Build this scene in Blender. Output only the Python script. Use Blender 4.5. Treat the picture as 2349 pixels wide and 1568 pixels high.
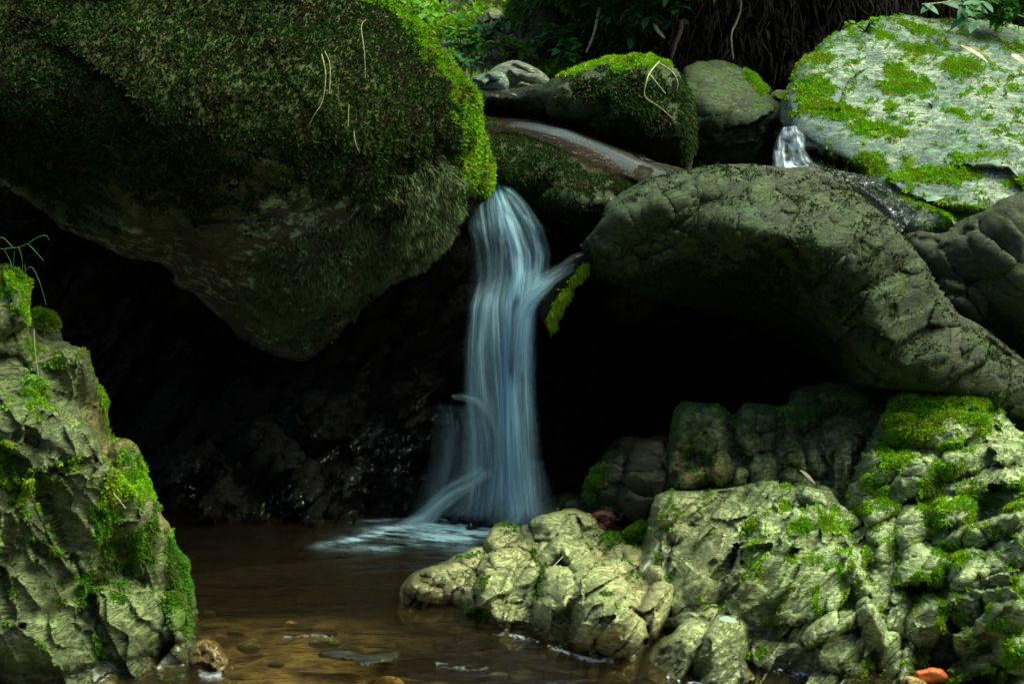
import bpy, math, random
import numpy as np
from mathutils import Vector
C = bpy.context.scene
for o in list(bpy.data.objects): bpy.data.objects.remove(o)
R = math.radians
# ------------------------------------------------------------------ camera, world, sun, exposure
CAM_Z = 1.32; PITCH = R(10.5); FOC = 3227.0; CX, CY = 1174.5, 784.0
cd = bpy.data.cameras.new('camera'); cam = bpy.data.objects.new('camera', cd); C.collection.objects.link(cam)
cam.location = (0, 0, CAM_Z); cam.rotation_euler = (R(90) - PITCH, 0, 0)
cd.sensor_width = 36; cd.lens = 36 * FOC / 2349; cd.clip_end = 500; cd.clip_start = 0.02
cd.dof.use_dof = True; cd.dof.focus_distance = 3.8; cd.dof.aperture_fstop = 8.0
C.camera = cam
SUN_EL, SUN_AZ = 56.0, 92.0          # azimuth: degrees clockwise from +Y (away from the camera)
w = bpy.data.worlds.new('World'); C.world = w; w.use_nodes = True
nt = w.node_tree; sky = nt.nodes.new('ShaderNodeTexSky'); sky.sky_type = 'NISHITA'; sky.sun_disc = False
sky.sun_elevation = R(SUN_EL); sky.sun_rotation = R(SUN_AZ); sky.air_density = 1.0; sky.dust_density = 2.0
bg = nt.nodes['Background']; nt.links.new(sky.outputs[0], bg.inputs[0]); bg.inputs[1].default_value = 0.12
sd = bpy.data.lights.new('sun', 'SUN'); sun = bpy.data.objects.new('sun', sd); C.collection.objects.link(sun)
sd.energy = 3.0; sd.angle = R(50); sd.color = (0.86, 1.0, 0.64)
sv = Vector((math.sin(R(SUN_AZ)) * math.cos(R(SUN_EL)), math.cos(R(SUN_AZ)) * math.cos(R(SUN_EL)), math.sin(R(SUN_EL))))
sun.rotation_euler = (-sv).to_track_quat('-Z', 'Y').to_euler()
C.view_settings.view_transform = 'Standard'; C.view_settings.look = 'None'; C.view_settings.gamma = 1
C.view_settings.exposure = 1.42
# ------------------------------------------------------------------ helpers: projection and noise
cp, sp = math.cos(PITCH), math.sin(PITCH)
def P(px, py, d):
    """point seen at photo position (px,py) at world distance y=d"""
    px = np.asarray(px, float); py = np.asarray(py, float); d = np.asarray(d, float)
    a = (px - CX) / FOC; b = -(py - CY) / FOC
    ry = cp + b * sp; rz = -sp + b * cp
    t = d / ry
    return np.stack([a * t, ry * t, CAM_Z + rz * t], -1)
def wd(py, z=0.0):
    b = -(py - CY) / FOC
    return (z - CAM_Z) / ((-sp + b * cp) / (cp + b * sp))
def hsh(ix, iy, iz, s):
    h = (ix.astype(np.int64) * 374761393 + iy.astype(np.int64) * 668265263 + iz.astype(np.int64) * 2147483647 + s * 974634777) & 0xffffffff
    h = ((h ^ (h >> 13)) * 1274126177) & 0xffffffff
    h = ((h ^ (h >> 15)) * 2246822519) & 0xffffffff
    return ((h ^ (h >> 16)) & 0xffffff) / float(0xffffff)
def vnoise(p, s=0):
    i = np.floor(p).astype(np.int64); f = p - i; f = f * f * f * (f * (f * 6 - 15) + 10)
    r = 0
    for dx in (0, 1):
        wx = f[:, 0] if dx else 1 - f[:, 0]
        for dy in (0, 1):
            wy = f[:, 1] if dy else 1 - f[:, 1]
            for dz in (0, 1):
                wz = f[:, 2] if dz else 1 - f[:, 2]
                r = r + wx * wy * wz * hsh(i[:, 0] + dx, i[:, 1] + dy, i[:, 2] + dz, s)
    return r * 2 - 1
def fbm(p, o=4, s=0, g=0.5, l=2.03):
    r = 0; a = 1; t = 0
    for k in range(o):
        r = r + a * vnoise(p * l ** k + 17.3 * k, s + k); t += a; a *= g
    return r / t
def ridged(p, o=4, s=0, g=0.5):
    r = 0; a = 1; t = 0
    for k in range(o):
        r = r + a * (1 - np.abs(vnoise(p * 2.1 ** k + 9.7 * k, s + k)) * 2.2); t += a; a *= g
    return r / t
def worley(p, s=0):
    i = np.floor(p).astype(np.int64); n = len(p)
    f1 = np.full(n, 9.); f2 = np.full(n, 9.); cid = np.zeros(n); off = np.zeros((n, 3))
    for dx in (-1, 0, 1):
        for dy in (-1, 0, 1):
            for dz in (-1, 0, 1):
                c = i + np.array([dx, dy, dz])
                q = np.stack([c[:, k] + hsh(c[:, 0], c[:, 1], c[:, 2], s + 11 * k + 1) for k in range(3)], -1)
                v = p - q; d = np.sqrt((v ** 2).sum(1))
                m = d < f1
                f2 = np.where(m, f1, np.minimum(f2, d)); f1 = np.where(m, d, f1)
                cid = np.where(m, hsh(c[:, 0], c[:, 1], c[:, 2], s + 77), cid); off = np.where(m[:, None], v, off)
    return f1, f2, cid, off
def smooth(a, b, x):
    t = np.clip((x - a) / (b - a), 0, 1); return t * t * (3 - 2 * t)
def rbf(ctrl):
    c = np.array(ctrl, float); s = 300.0
    xy = c[:, :2] / s; n = len(c)
    if n < 3: return lambda x, y: np.full(np.shape(x), c[:, 2].mean())
    D = np.sqrt(((xy[:, None] - xy[None]) ** 2).sum(-1) + 0.02)
    A = np.zeros((n + 3, n + 3)); A[:n, :n] = D + np.eye(n) * 0.02; A[:n, n] = 1; A[:n, n + 1:] = xy; A[n, :n] = 1; A[n + 1:, :n] = xy.T
    sol = np.linalg.lstsq(A, np.concatenate([c[:, 2], [0, 0, 0]]), rcond=None)[0]
    def f(x, y):
        x = np.asarray(x, float) / s; y = np.asarray(y, float) / s
        r = sol[n] + sol[n + 1] * x + sol[n + 2] * y
        for k in range(n): r = r + sol[k] * np.sqrt((x - xy[k, 0]) ** 2 + (y - xy[k, 1]) ** 2 + 0.02)
        return r
    return f
def catmull(pts, per=8):
    p = np.array(pts, float); n = len(p); out = []
    for i in range(n):
        a, b, c, d = p[i - 1], p[i], p[(i + 1) % n], p[(i + 2) % n]
        for k in range(per):
            t = k / per
            cr = 0.5 * (2 * b + (c - a) * t + (2 * a - 5 * b + 4 * c - d) * t * t + (3 * b - a - 3 * c + d) * t ** 3)
            out.append(cr * 0.75 + (b + (c - b) * t) * 0.25)
    return np.array(out)
def sdf_poly(x, y, poly):
    """signed distance (positive inside) and nearest point"""
    best = np.full(x.shape, 1e9); nx = np.zeros_like(x); ny = np.zeros_like(x); ins = np.zeros(x.shape, bool)
    m = len(poly)
    for i in range(m):
        ax, ay = poly[i]; bx, by = poly[(i + 1) % m]
        ex, ey = bx - ax, by - ay; L = ex * ex + ey * ey + 1e-9
        t = np.clip(((x - ax) * ex + (y - ay) * ey) / L, 0, 1)
        qx, qy = ax + t * ex, ay + t * ey; d = (x - qx) ** 2 + (y - qy) ** 2
        mm = d < best; best = np.where(mm, d, best); nx = np.where(mm, qx, nx); ny = np.where(mm, qy, ny)
        if ay != by:
            c = ((ay > y) != (by > y)) & (x < ex * (y - ay) / (by - ay) + ax); ins ^= c
    d = np.sqrt(best)
    return np.where(ins, d, -d), nx, ny
# ------------------------------------------------------------------ helpers: objects
def mesh_obj(name, V, Fq, mat, parent=None, attrs=None, smooth_=True, cols=None):
    V = np.asarray(V, np.float32); Fq = np.asarray(Fq, np.int32)
    me = bpy.data.meshes.new(name); k = Fq.shape[1]
    me.vertices.add(len(V)); me.vertices.foreach_set('co', V.ravel())
    me.loops.add(Fq.size); me.loops.foreach_set('vertex_index', Fq.ravel())
    me.polygons.add(len(Fq)); me.polygons.foreach_set('loop_start', np.arange(0, Fq.size, k, dtype=np.int32))
    me.polygons.foreach_set('loop_total', np.full(len(Fq), k, np.int32))
    me.polygons.foreach_set('use_smooth', np.full(len(Fq), smooth_))
    me.update(calc_edges=True)
    for n, v in (attrs or {}).items():
        a = me.attributes.new(n, 'FLOAT', 'POINT'); a.data.foreach_set('value', np.asarray(v, np.float32))
    me.materials.append(mat)
    o = bpy.data.objects.new(name, me); C.collection.objects.link(o)
    if parent: o.parent = parent
    return o
def base_origin(o):
    """move the object's origin to the middle of its base"""
    me = o.data; n = len(me.vertices); v = np.zeros(n * 3, np.float32); me.vertices.foreach_get('co', v); v = v.reshape(-1, 3)
    c = np.array([(v[:, 0].min() + v[:, 0].max()) / 2, (v[:, 1].min() + v[:, 1].max()) / 2, v[:, 2].min()], np.float32)
    me.vertices.foreach_set('co', (v - c).ravel()); o.location = [float(a) for a in c]; me.update(); return c
def tag(o, label=None, cat=None, group=None, kind=None):
    if label: o['label'] = label
    if cat: o['category'] = cat
    if group: o['group'] = group
    if kind: o['kind'] = kind
    return o
def adopt(child, par):
    child.parent = par; child.location = -Vector(par.location)
def vnormals(V, Fq):
    n = np.zeros_like(V); a = V[Fq[:, 0]]; b = V[Fq[:, 1]]; c = V[Fq[:, 2]]; d = V[Fq[:, -1]] if Fq.shape[1] == 4 else a
    fn = np.cross(c - a, d - b) if Fq.shape[1] == 4 else np.cross(b - a, c - a)
    for k in range(Fq.shape[1]):
        for j in range(3): n[:, j] += np.bincount(Fq[:, k], fn[:, j], len(V))
    return n / (np.linalg.norm(n, axis=1, keepdims=True) + 1e-12)
# ------------------------------------------------------------------ materials
class N:
    def __init__(s, name):
        s.m = bpy.data.materials.new(name); s.m.use_nodes = True; s.t = s.m.node_tree; s.t.nodes.clear()
        s.out = s.t.nodes.new('ShaderNodeOutputMaterial'); s.geo = s.t.nodes.new('ShaderNodeNewGeometry')
    def node(s, t, **kw):
        n = s.t.nodes.new(t)
        for k, v in kw.items(): setattr(n, k, v)
        return n
    def put(s, sock, v):
        if isinstance(v, bpy.types.NodeSocket): s.t.links.new(v, sock)
        elif v is not None: sock.default_value = v
    def noise(s, scale, detail=5, rough=0.6, vec=None, dist=0.0):
        n = s.node('ShaderNodeTexNoise'); s.put(n.inputs['Vector'], vec or s.geo.outputs['Position'])
        n.inputs['Scale'].default_value = scale; n.inputs['Detail'].default_value = detail; n.inputs['Roughness'].default_value = rough
        n.inputs['Distortion'].default_value = dist; return n.outputs['Fac']
    def vor(s, scale, feat='F1', vec=None):
        n = s.node('ShaderNodeTexVoronoi', feature=feat); s.put(n.inputs['Vector'], vec or s.geo.outputs['Position'])
        n.inputs['Scale'].default_value = scale; return n.outputs[0]
    def xform(s, sc, rot=(0, 0, 0), vec=None):
        n = s.node('ShaderNodeMapping'); s.put(n.inputs['Vector'], vec or s.geo.outputs['Position'])
        n.inputs['Scale'].default_value = sc; n.inputs['Rotation'].default_value = [R(a) for a in rot]; return n.outputs[0]
    def ramp(s, v, a, b, lo=0.0, hi=1.0):
        n = s.node('ShaderNodeMapRange', interpolation_type='SMOOTHSTEP'); s.put(n.inputs[0], v)
        n.inputs[1].default_value = a; n.inputs[2].default_value = b; n.inputs[3].default_value = lo; n.inputs[4].default_value = hi; return n.outputs[0]
    def math(s, op, a, b=None):
        n = s.node('ShaderNodeMath', operation=op); s.put(n.inputs[0], a)
        if b is not None: s.put(n.inputs[1], b)
        return n.outputs[0]
    def mix(s, f, a, b, mode='MIX'):
        n = s.node('ShaderNodeMix', data_type='RGBA', blend_type=mode); s.put(n.inputs[0], f); s.put(n.inputs[6], rgba(a)); s.put(n.inputs[7], rgba(b)); return n.outputs[2]
    def attr(s, name): return s.node('ShaderNodeAttribute', attribute_name=name).outputs['Fac']
    def bump(s, h, dist, strength=1.0, nrm=None):
        n = s.node('ShaderNodeBump'); s.put(n.inputs['Height'], h); n.inputs['Distance'].default_value = dist; n.inputs['Strength'].default_value = strength
        if nrm: s.put(n.inputs['Normal'], nrm)
        return n.outputs[0]
    def bsdf(s, col, rough=0.8, nrm=None, spec=0.5, coat=None):
        n = s.node('ShaderNodeBsdfPrincipled'); s.put(n.inputs['Base Color'], rgba(col)); s.put(n.inputs['Roughness'], rough)
        s.put(n.inputs['Specular IOR Level'], spec)
        if nrm: s.put(n.inputs['Normal'], nrm)
        if coat is not None: s.put(n.inputs['Coat Weight'], coat); n.inputs['Coat Roughness'].default_value = 0.16
        return n.outputs[0]
    def done(s, sh): s.t.links.new(sh, s.out.inputs[0]); return s.m
def rgba(c): return (c[0], c[1], c[2], 1.0) if isinstance(c, tuple) and len(c) == 3 else c
def rock_mat(name, a, b, c, moss=(0.045, 0.12, 0.006), moss2=(0.10, 0.20, 0.008), rough=0.75, wet=0.0, strata=(0, 0, 0), fine=1.0, lich=None, lichamt=0.62, spec=0.5, brown=(0.07, 0.040, 0.016)):
    m = N(name)
    st = m.xform((5, 5, 22), strata)
    n1 = m.noise(3.2, 6, 0.65); n2 = m.noise(17, 8, 0.7); n3 = m.noise(70, 5, 0.7); n4 = m.noise(2.0, 6, 0.6, st, 0.6)
    col = m.mix(m.ramp(n1, 0.36, 0.64), a, b)
    col = m.mix(m.ramp(n4, 0.45, 0.62, 0, 0.75), col, c)
    col = m.mix(m.ramp(n2, 0.48, 0.70, 0, 0.7), col, tuple(min(1, x * 1.9) for x in b))
    col = m.mix(m.ramp(n2, 0.46, 0.30, 0, 0.75), col, tuple(x * 0.35 for x in c))
    col = m.mix(m.ramp(n3, 0.56, 0.68, 0, 0.6), col, tuple(min(1, x * 2.0) for x in b))
    col = m.mix(m.ramp(n3, 0.46, 0.34, 0, 0.6), col, tuple(x * 0.45 for x in a))
    col = m.mix(m.ramp(m.noise(8, 5, 0.7, None, 0.5), 0.52, 0.68, 0, 0.55), col, (b[0] * 0.75, b[1] * 0.95, b[2] * 0.35))
    col = m.mix(m.ramp(m.noise(31, 4, 0.7), 0.60, 0.68, 0, 0.5), col, (b[0] * 1.5, b[1] * 1.25, b[2] * 0.55))
    vein = m.noise(2.6, 7, 0.75, st, 1.2)
    col = m.mix(m.math('MULTIPLY', m.ramp(m.math('ABSOLUTE', m.math('SUBTRACT', vein, 0.5)), 0.0, 0.014, 1, 0), 0.45), col, (0.012, 0.012, 0.008))
    col = m.mix(m.math('MULTIPLY', m.attr('tan'), m.ramp(n2, 0.3, 0.6, 0.5, 1)), col, brown)
    if lich:
        v = m.noise(26, 6, 0.75); g = m.noise(4.5, 3, 0.5)
        col = m.mix(m.math('MULTIPLY', m.ramp(v, lichamt - 0.06, lichamt + 0.03), m.ramp(g, 0.42, 0.58)), col, lich)
    ms = m.attr('moss'); mm = m.ramp(m.math('ADD', ms, m.math('ADD', m.math('MULTIPLY', m.math('SUBTRACT', n2, 0.5), 1.3), m.math('MULTIPLY', m.math('SUBTRACT', n3, 0.5), 1.2))), 0.46, 0.66)
    mcol = m.mix(m.ramp(m.noise(40, 6, 0.7), 0.35, 0.65), moss, moss2)
    mcol = m.mix(m.ramp(m.noise(11, 4, 0.7), 0.5, 0.72, 0, 0.7), mcol, (0.10, 0.065, 0.012))
    col = m.mix(mm, col, mcol)
    wt = m.attr('wet')
    col = m.mix(m.math('MULTIPLY', wt, 0.8), col, m.mix(1.0, col, (0.45, 0.42, 0.4), 'MULTIPLY'))
    s2 = m.noise(9, 7, 0.7, m.xform((1.6, 1.6, 9), strata), 0.4)
    h = m.math('ADD', m.math('MULTIPLY', n3, 0.22), m.math('ADD', m.math('ADD', m.math('MULTIPLY', n2, 0.3), m.math('MULTIPLY', s2, 1.0)), m.math('MULTIPLY', m.ramp(m.math('ABSOLUTE', m.math('SUBTRACT', vein, 0.5)), 0, 0.03), 0.45)))
    nb = m.bump(h, 0.009 * fine, 1.0); mb = m.bump(m.noise(120, 4, 0.8), 0.012, 1.0, nb)
    nrm = m.node('ShaderNodeMix', data_type='VECTOR'); m.put(nrm.inputs[0], mm); m.put(nrm.inputs[4], nb); m.put(nrm.inputs[5], mb)
    rg = m.math('SUBTRACT', m.math('ADD', rough, m.math('MULTIPLY', m.math('SUBTRACT', n2, 0.5), 0.3)), m.math('MULTIPLY', wt, 0.6))
    rg = m.math('MAXIMUM', rg, m.math('MULTIPLY', mm, 0.85))
    return m.done(m.bsdf(col, rg, nrm.outputs[1], spec, m.math('MULTIPLY', m.math('MULTIPLY', wt, 0.6), m.math('SUBTRACT', 1.0, mm))))
def moss_mat(name, cols, trans=0.25):
    m = N(name); r = m.attr('rnd'); n = m.noise(9, 4, 0.6)
    col = m.mix(m.ramp(r, 0.0, 1.0), cols[0], cols[1])
    col = m.mix(m.ramp(n, 0.46, 0.58, 0, 0.9), col, cols[2])
    col = m.mix(m.ramp(m.noise(23, 3, 0.6), 0.52, 0.62, 0, 0.7), col, cols[3])
    b = m.bsdf(col, 0.8, None, 0.25)
    t = m.node('ShaderNodeBsdfTranslucent'); m.put(t.inputs[0], col)
    x = m.node('ShaderNodeMixShader'); x.inputs[0].default_value = trans; m.t.links.new(b, x.inputs[1]); m.t.links.new(t.outputs[0], x.inputs[2])
    return m.done(x.outputs[0])
def plain(name, col, rough=0.7, var=0.5, bump=0.003, spec=0.4, scale=30, trans=0.0):
    m = N(name); n = m.noise(scale, 5, 0.65)
    c = m.mix(m.ramp(n, 0.35, 0.65), tuple(x * (1 - var) for x in col), tuple(min(1, x * (1 + var * 0.6)) for x in col))
    b = m.bsdf(c, rough, m.bump(n, bump), spec)
    if trans:
        t = m.node('ShaderNodeBsdfTranslucent'); m.put(t.inputs[0], c)
        x = m.node('ShaderNodeMixShader'); x.inputs[0].default_value = trans; m.t.links.new(b, x.inputs[1]); m.t.links.new(t.outputs[0], x.inputs[2]); b = x.outputs[0]
    return m.done(b)
def silk_mat(name, su, sv_, col=(0.53, 0.82, 1.0), gain=1.0, lo=0.34, hi=0.72, glow=0.25):
    """milky moving water: density attribute times streaks along the flow (uv = across, along)"""
    m = N(name); uv = m.node('ShaderNodeUVMap'); mp = m.xform((su, sv_, 1), vec=uv.outputs[0])
    s1 = m.noise(1.0, 6, 0.7, mp); s0 = m.noise(1.0, 4, 0.6, m.xform((su * 0.2, sv_ * 0.5, 1), vec=uv.outputs[0])); s2 = m.noise(3.7, 4, 0.6, m.xform((su, sv_ * 0.5, 1), vec=uv.outputs[0]))
    st = m.math('ADD', m.math('MULTIPLY', m.ramp(s0, 0.38, 0.62), 0.45), m.math('ADD', m.math('MULTIPLY', m.ramp(s1, lo, hi), 0.38), m.math('MULTIPLY', m.ramp(s2, 0.35, 0.7), 0.17)))
    d = m.attr('dens')
    a = m.math('MULTIPLY', d, m.math('ADD', m.math('MULTIPLY', st, 1.35), m.math('MULTIPLY', m.math('MULTIPLY', d, d), 0.22)))
    a = m.math('MINIMUM', m.math('MULTIPLY', a, gain), 0.97)
    df = m.node('ShaderNodeBsdfDiffuse'); m.put(df.inputs[0], rgba(col)); tl = m.node('ShaderNodeBsdfTranslucent'); m.put(tl.inputs[0], rgba(col))
    x = m.node('ShaderNodeMixShader'); x.inputs[0].default_value = 0.5; m.t.links.new(df.outputs[0], x.inputs[1]); m.t.links.new(tl.outputs[0], x.inputs[2])
    tr = m.node('ShaderNodeBsdfTransparent')
    y = m.node('ShaderNodeMixShader'); m.put(y.inputs[0], a); m.t.links.new(tr.outputs[0], y.inputs[1]); m.t.links.new(x.outputs[0], y.inputs[2])
    return m.done(y.outputs[0])
def water_mat(name, tint, rough, scale=(3, 8, 1), dist=0.02, spec=1.0, body=0.0, bodycol=(0.05, 0.03, 0.015)):
    m = N(name); n = m.noise(2.2, 4, 0.55, m.xform(scale), 0.8)
    nb = m.bump(n, dist, 0.8)
    fr = m.node('ShaderNodeFresnel'); fr.inputs[0].default_value = 1.33; m.put(fr.inputs[1], nb)
    tr = m.node('ShaderNodeBsdfTransparent'); m.put(tr.inputs[0], rgba(tint))
    df = m.node('ShaderNodeBsdfDiffuse'); m.put(df.inputs[0], rgba(bodycol))
    b = m.node('ShaderNodeMixShader'); b.inputs[0].default_value = body; m.t.links.new(tr.outputs[0], b.inputs[1]); m.t.links.new(df.outputs[0], b.inputs[2])
    gl = m.node('ShaderNodeBsdfGlossy'); gl.inputs['Roughness'].default_value = rough; m.put(gl.inputs['Normal'], nb)
    x = m.node('ShaderNodeMixShader'); m.put(x.inputs[0], m.math('MULTIPLY', fr.outputs[0], spec)); m.t.links.new(b.outputs[0], x.inputs[1]); m.t.links.new(gl.outputs[0], x.inputs[2])
    return m.done(x.outputs[0])
M = {}
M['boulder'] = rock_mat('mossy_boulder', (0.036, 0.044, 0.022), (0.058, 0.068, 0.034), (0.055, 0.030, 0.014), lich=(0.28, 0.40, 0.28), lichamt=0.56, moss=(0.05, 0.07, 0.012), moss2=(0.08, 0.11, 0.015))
M['slab'] = rock_mat('grey_green_schist', (0.25, 0.305, 0.13), (0.37, 0.44, 0.19), (0.16, 0.20, 0.09), strata=(0, 35, 20), brown=(0.42, 0.38, 0.17))
M['left'] = rock_mat('olive_rock', (0.095, 0.115, 0.04), (0.16, 0.19, 0.07), (0.07, 0.07, 0.025), fine=0.8, strata=(20, 60, 0), brown=(0.22, 0.17, 0.055))
M['grey'] = rock_mat('pale_grey_rock', (0.11, 0.165, 0.125), (0.155, 0.22, 0.16), (0.08, 0.125, 0.095), strata=(0, 15, 0), lich=(0.33, 0.38, 0.25), lichamt=0.50, moss=(0.11, 0.22, 0.005), moss2=(0.22, 0.36, 0.008), brown=(0.3, 0.24, 0.15))
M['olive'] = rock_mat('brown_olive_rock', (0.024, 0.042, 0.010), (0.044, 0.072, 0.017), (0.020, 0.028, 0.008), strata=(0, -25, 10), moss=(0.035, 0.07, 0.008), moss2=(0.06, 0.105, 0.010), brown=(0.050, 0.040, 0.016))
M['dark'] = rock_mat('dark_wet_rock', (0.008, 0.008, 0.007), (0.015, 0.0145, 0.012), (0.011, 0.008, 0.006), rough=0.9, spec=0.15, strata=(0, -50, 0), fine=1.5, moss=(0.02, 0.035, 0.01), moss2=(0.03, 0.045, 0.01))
M['moss_dark'] = moss_mat('shaded_moss_leaves', ((0.012, 0.034, 0.004), (0.033, 0.068, 0.007), (0.036, 0.028, 0.010), (0.009, 0.055, 0.005)))  # darker copy of the moss, shade on the boulder face put into colour
M['moss_bright'] = moss_mat('fresh_and_sunlit_moss', ((0.11, 0.28, 0.003), (0.30, 0.54, 0.008), (0.22, 0.30, 0.008), (0.06, 0.26, 0.005)))
M['moss_grey'] = moss_mat('pale_hanging_moss', ((0.09, 0.13, 0.05), (0.15, 0.21, 0.10), (0.10, 0.11, 0.05), (0.06, 0.10, 0.035)))
M['moss_mid'] = moss_mat('green_moss_leaves', ((0.04, 0.15, 0.005), (0.10, 0.26, 0.008), (0.09, 0.13, 0.012), (0.02, 0.13, 0.006)))
# ------------------------------------------------------------------ rock builder
def blobs(px, py, lst):
    r = np.zeros(px.shape)
    for (cx, cy, a, b, rot, s) in lst:
        c, q = math.cos(R(rot)), math.sin(R(rot)); u = (px - cx) * c + (py - cy) * q; v = -(px - cx) * q + (py - cy) * c
        r = np.maximum(r, s * (1 - smooth(0.35, 1.25, np.sqrt((u / a) ** 2 + (v / b) ** 2))))
    return r
def rock(name, poly, ctrl, mat, step=4, rnd_w=70, rnd_d=0.12, back=0.5, lumps=(), jit=3, disp=((3, 0.03), (9, 0.012), (30, 0.004)),
         crack=0.009, pits=(), ledge=(), film=0.0, facet=None, ridg=None, moss=None, tan=None, wet=None, seed=0, up=None, sides=True):
    """solid rock: outline, distances of its face, rounded shoulders, lumps, facets and a bulging back"""
    pl = catmull(poly)
    t = np.arange(len(pl)) * 0.9
    per = np.stack([pl[:, 0] / 40, pl[:, 1] / 40, np.full(len(pl), seed * 3.1)], -1)
    c0 = pl.mean(0)
    if jit:
        nx_ = fbm(per, 3, seed + 5, 0.65); ny_ = fbm(per + 50, 3, seed + 6, 0.65); pl = pl + np.stack([nx_, ny_], -1) * jit * 2
    x0, y0 = pl.min(0) - step * 1.5; x1, y1 = pl.max(0) + step * 1.5
    gx = np.arange(x0, x1 + step, step); gy = np.arange(y0, y1 + step, step)
    X, Y = np.meshgrid(gx, gy); H, W = X.shape
    S, QX, QY = sdf_poly(X, Y, pl)
    ins = S > step * 0.35
    cell = ins[:-1, :-1] | ins[1:, :-1] | ins[:-1, 1:] | ins[1:, 1:]
    used = np.zeros((H, W), bool)
    for a in (0, 1):
        for b in (0, 1): used[a:H - 1 + a, b:W - 1 + b] |= cell
    edge = used & ~ins
    X = np.where(edge, QX, X); Y = np.where(edge, QY, Y); S = np.where(edge, 0, S)
    px, py, s = X[used], Y[used], S[used]; e = edge[used]
    base = rbf(ctrl)(px, py)
    k = np.clip(s / rnd_w, 0, 1); prof = 1 - np.sqrt(np.clip(1 - (1 - k) ** 2, 0, 1))
    d = base + rnd_d * prof
    for (cx, cy, a, b, rot, h) in lumps:
        c, q = math.cos(R(rot)), math.sin(R(rot)); u = (px - cx) * c + (py - cy) * q; v = -(px - cx) * q + (py - cy) * c
        wn = np.stack([px / 38, py / 38, np.full(px.shape, cx * .37)], -1); wob = 1 + 0.14 * (ridged(wn, 3, seed) - 0.35) + 0.12 * fbm(wn * 2, 2, seed)
        h1 = math.sin(cx * 12.9 + cy * 7.3) * 0.55; h2 = math.cos(cx * 3.1 - cy * 5.7) * 0.35
        qq = (np.abs(u / a) ** 2.6 + np.abs(v / b) ** 2.6) / wob ** 2
        z0 = float(rbf(ctrl)(np.array([cx]), np.array([cy]))[0])
        cap = 0.55 * base + 0.45 * z0 + h * 0.12 - h * (np.clip(1 - qq, 0, 1) ** 0.36) * (1 + h1 * u / a + h2 * v / b)
        dd = np.where(qq < 1, cap, 9.0) + (rnd_d * prof) * 0.8
        hh = np.clip(0.5 + 0.5 * (d - dd) / 0.004, 0, 1) * (qq < 1.0)
        rim = crack * np.exp(-((qq - 1.0) / 0.11) ** 2) * smooth(0, 20, s) * (0.35 + 0.65 * smooth(-0.3, 0.3, wob - 1 + 0.1))
        d = d * (1 - hh) + dd * hh + rim * np.where(qq < 1, hh, 1 - 0)
    inner = smooth(0, 14, s)
    for (cx, cy, a, b, rot, dp) in pits:
        c, q = math.cos(R(rot)), math.sin(R(rot)); u = (px - cx) * c + (py - cy) * q; v = -(px - cx) * q + (py - cy) * c
        d = d + dp * (1 - smooth(0.6, 1.0, np.sqrt((u / a) ** 2 + (v / b) ** 2)))
    ff = facet if facet is None or isinstance(facet, list) else [facet]
    if ff:
        for n_, (sx, sy, rot, amp, groove) in enumerate(ff):
            c, q = math.cos(R(rot)), math.sin(R(rot))
            wx = 0.35 * fbm(np.stack([px / (sx * 1.5), py / (sx * 1.5), np.full(px.shape, 5. + n_)], -1), 3, seed + 3)
            wy = 0.35 * fbm(np.stack([px / (sx * 1.5), py / (sx * 1.5), np.full(px.shape, 25. + n_)], -1), 3, seed + 4)
            p3 = np.stack([(px * c + py * q) / sx + wx, (-px * q + py * c) / sy + wy, np.full(px.shape, 0.5)], -1)
            f1, f2, cid, off = worley(p3, seed * 7 + n_ * 13)
            a1 = cid * 6.283 * 3; tilt = off[:, 0] * np.cos(a1) + off[:, 1] * np.sin(a1)
            d = d + inner * amp * ((cid - 0.5) * 0.8 + tilt * 1.7) + inner * groove * (1 - smooth(0, 0.08, f2 - f1))
    for n_, (per_, rot, amp, wrp) in enumerate(ledge):
        c, q = math.cos(R(rot)), math.sin(R(rot)); al = px * c + py * q; ac = -px * q + py * c
        t = ac / per_ + wrp * fbm(np.stack([al / (per_ * 5), ac / (per_ * 3), np.full(px.shape, seed + n_ * 3.3)], -1), 4, seed + 40)
        li = np.floor(t); fr = t - li; hs = hsh(li, li * 0, li * 0 + n_, seed + 5)
        gate = smooth(-0.25, 0.35, fbm(np.stack([al / (per_ * 4) + hs * 9, li * 7.7, np.full(px.shape, 1.5)], -1), 3, seed + 44))
        d = d + inner * amp * (0.3 + hs) * gate * (smooth(0, 0.86, fr) * (1 - smooth(0.88, 1.0, fr)) - 0.4)
    if ridg:
        for (sx, sy, rot, amp) in ridg:
            c, q = math.cos(R(rot)), math.sin(R(rot))
            p3 = np.stack([(px * c + py * q) / sx, (-px * q + py * c) / sy, np.full(px.shape, seed * 1.7)], -1)
            d = d - inner * amp * ridged(p3, 4, seed + 21)
    front = P(px, py, d)
    n = len(px)
    # back half
    kb = np.clip(s / max(s.max() * 0.75, 1), 0, 1); db = base + rnd_d + (back - rnd_d) * np.sqrt(np.clip(1 - (1 - kb) ** 2, 0, 1))
    db = np.maximum(db, d + 0.01)
    bi = np.where(e, np.arange(n), -1); nb = int((~e).sum()); bi[~e] = n + np.arange(nb)
    Vb = P(px[~e], py[~e], db[~e])
    V = np.vstack([front, Vb])
    idx = np.full((H, W), -1); idx[used] = np.arange(n)
    A = idx[:-1, :-1][cell]; B = idx[:-1, 1:][cell]; Cc = idx[1:, 1:][cell]; D = idx[1:, :-1][cell]
    Ff = np.stack([A, D, Cc, B], -1); Fb = np.stack([bi[A], bi[B], bi[Cc], bi[D]], -1)
    bad = e[A] & e[B] & e[Cc] & e[D]
    Fq = np.vstack([Ff[~bad], Fb[~bad]])
    Nn = vnormals(V, Fq)
    dsp = 0
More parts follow.
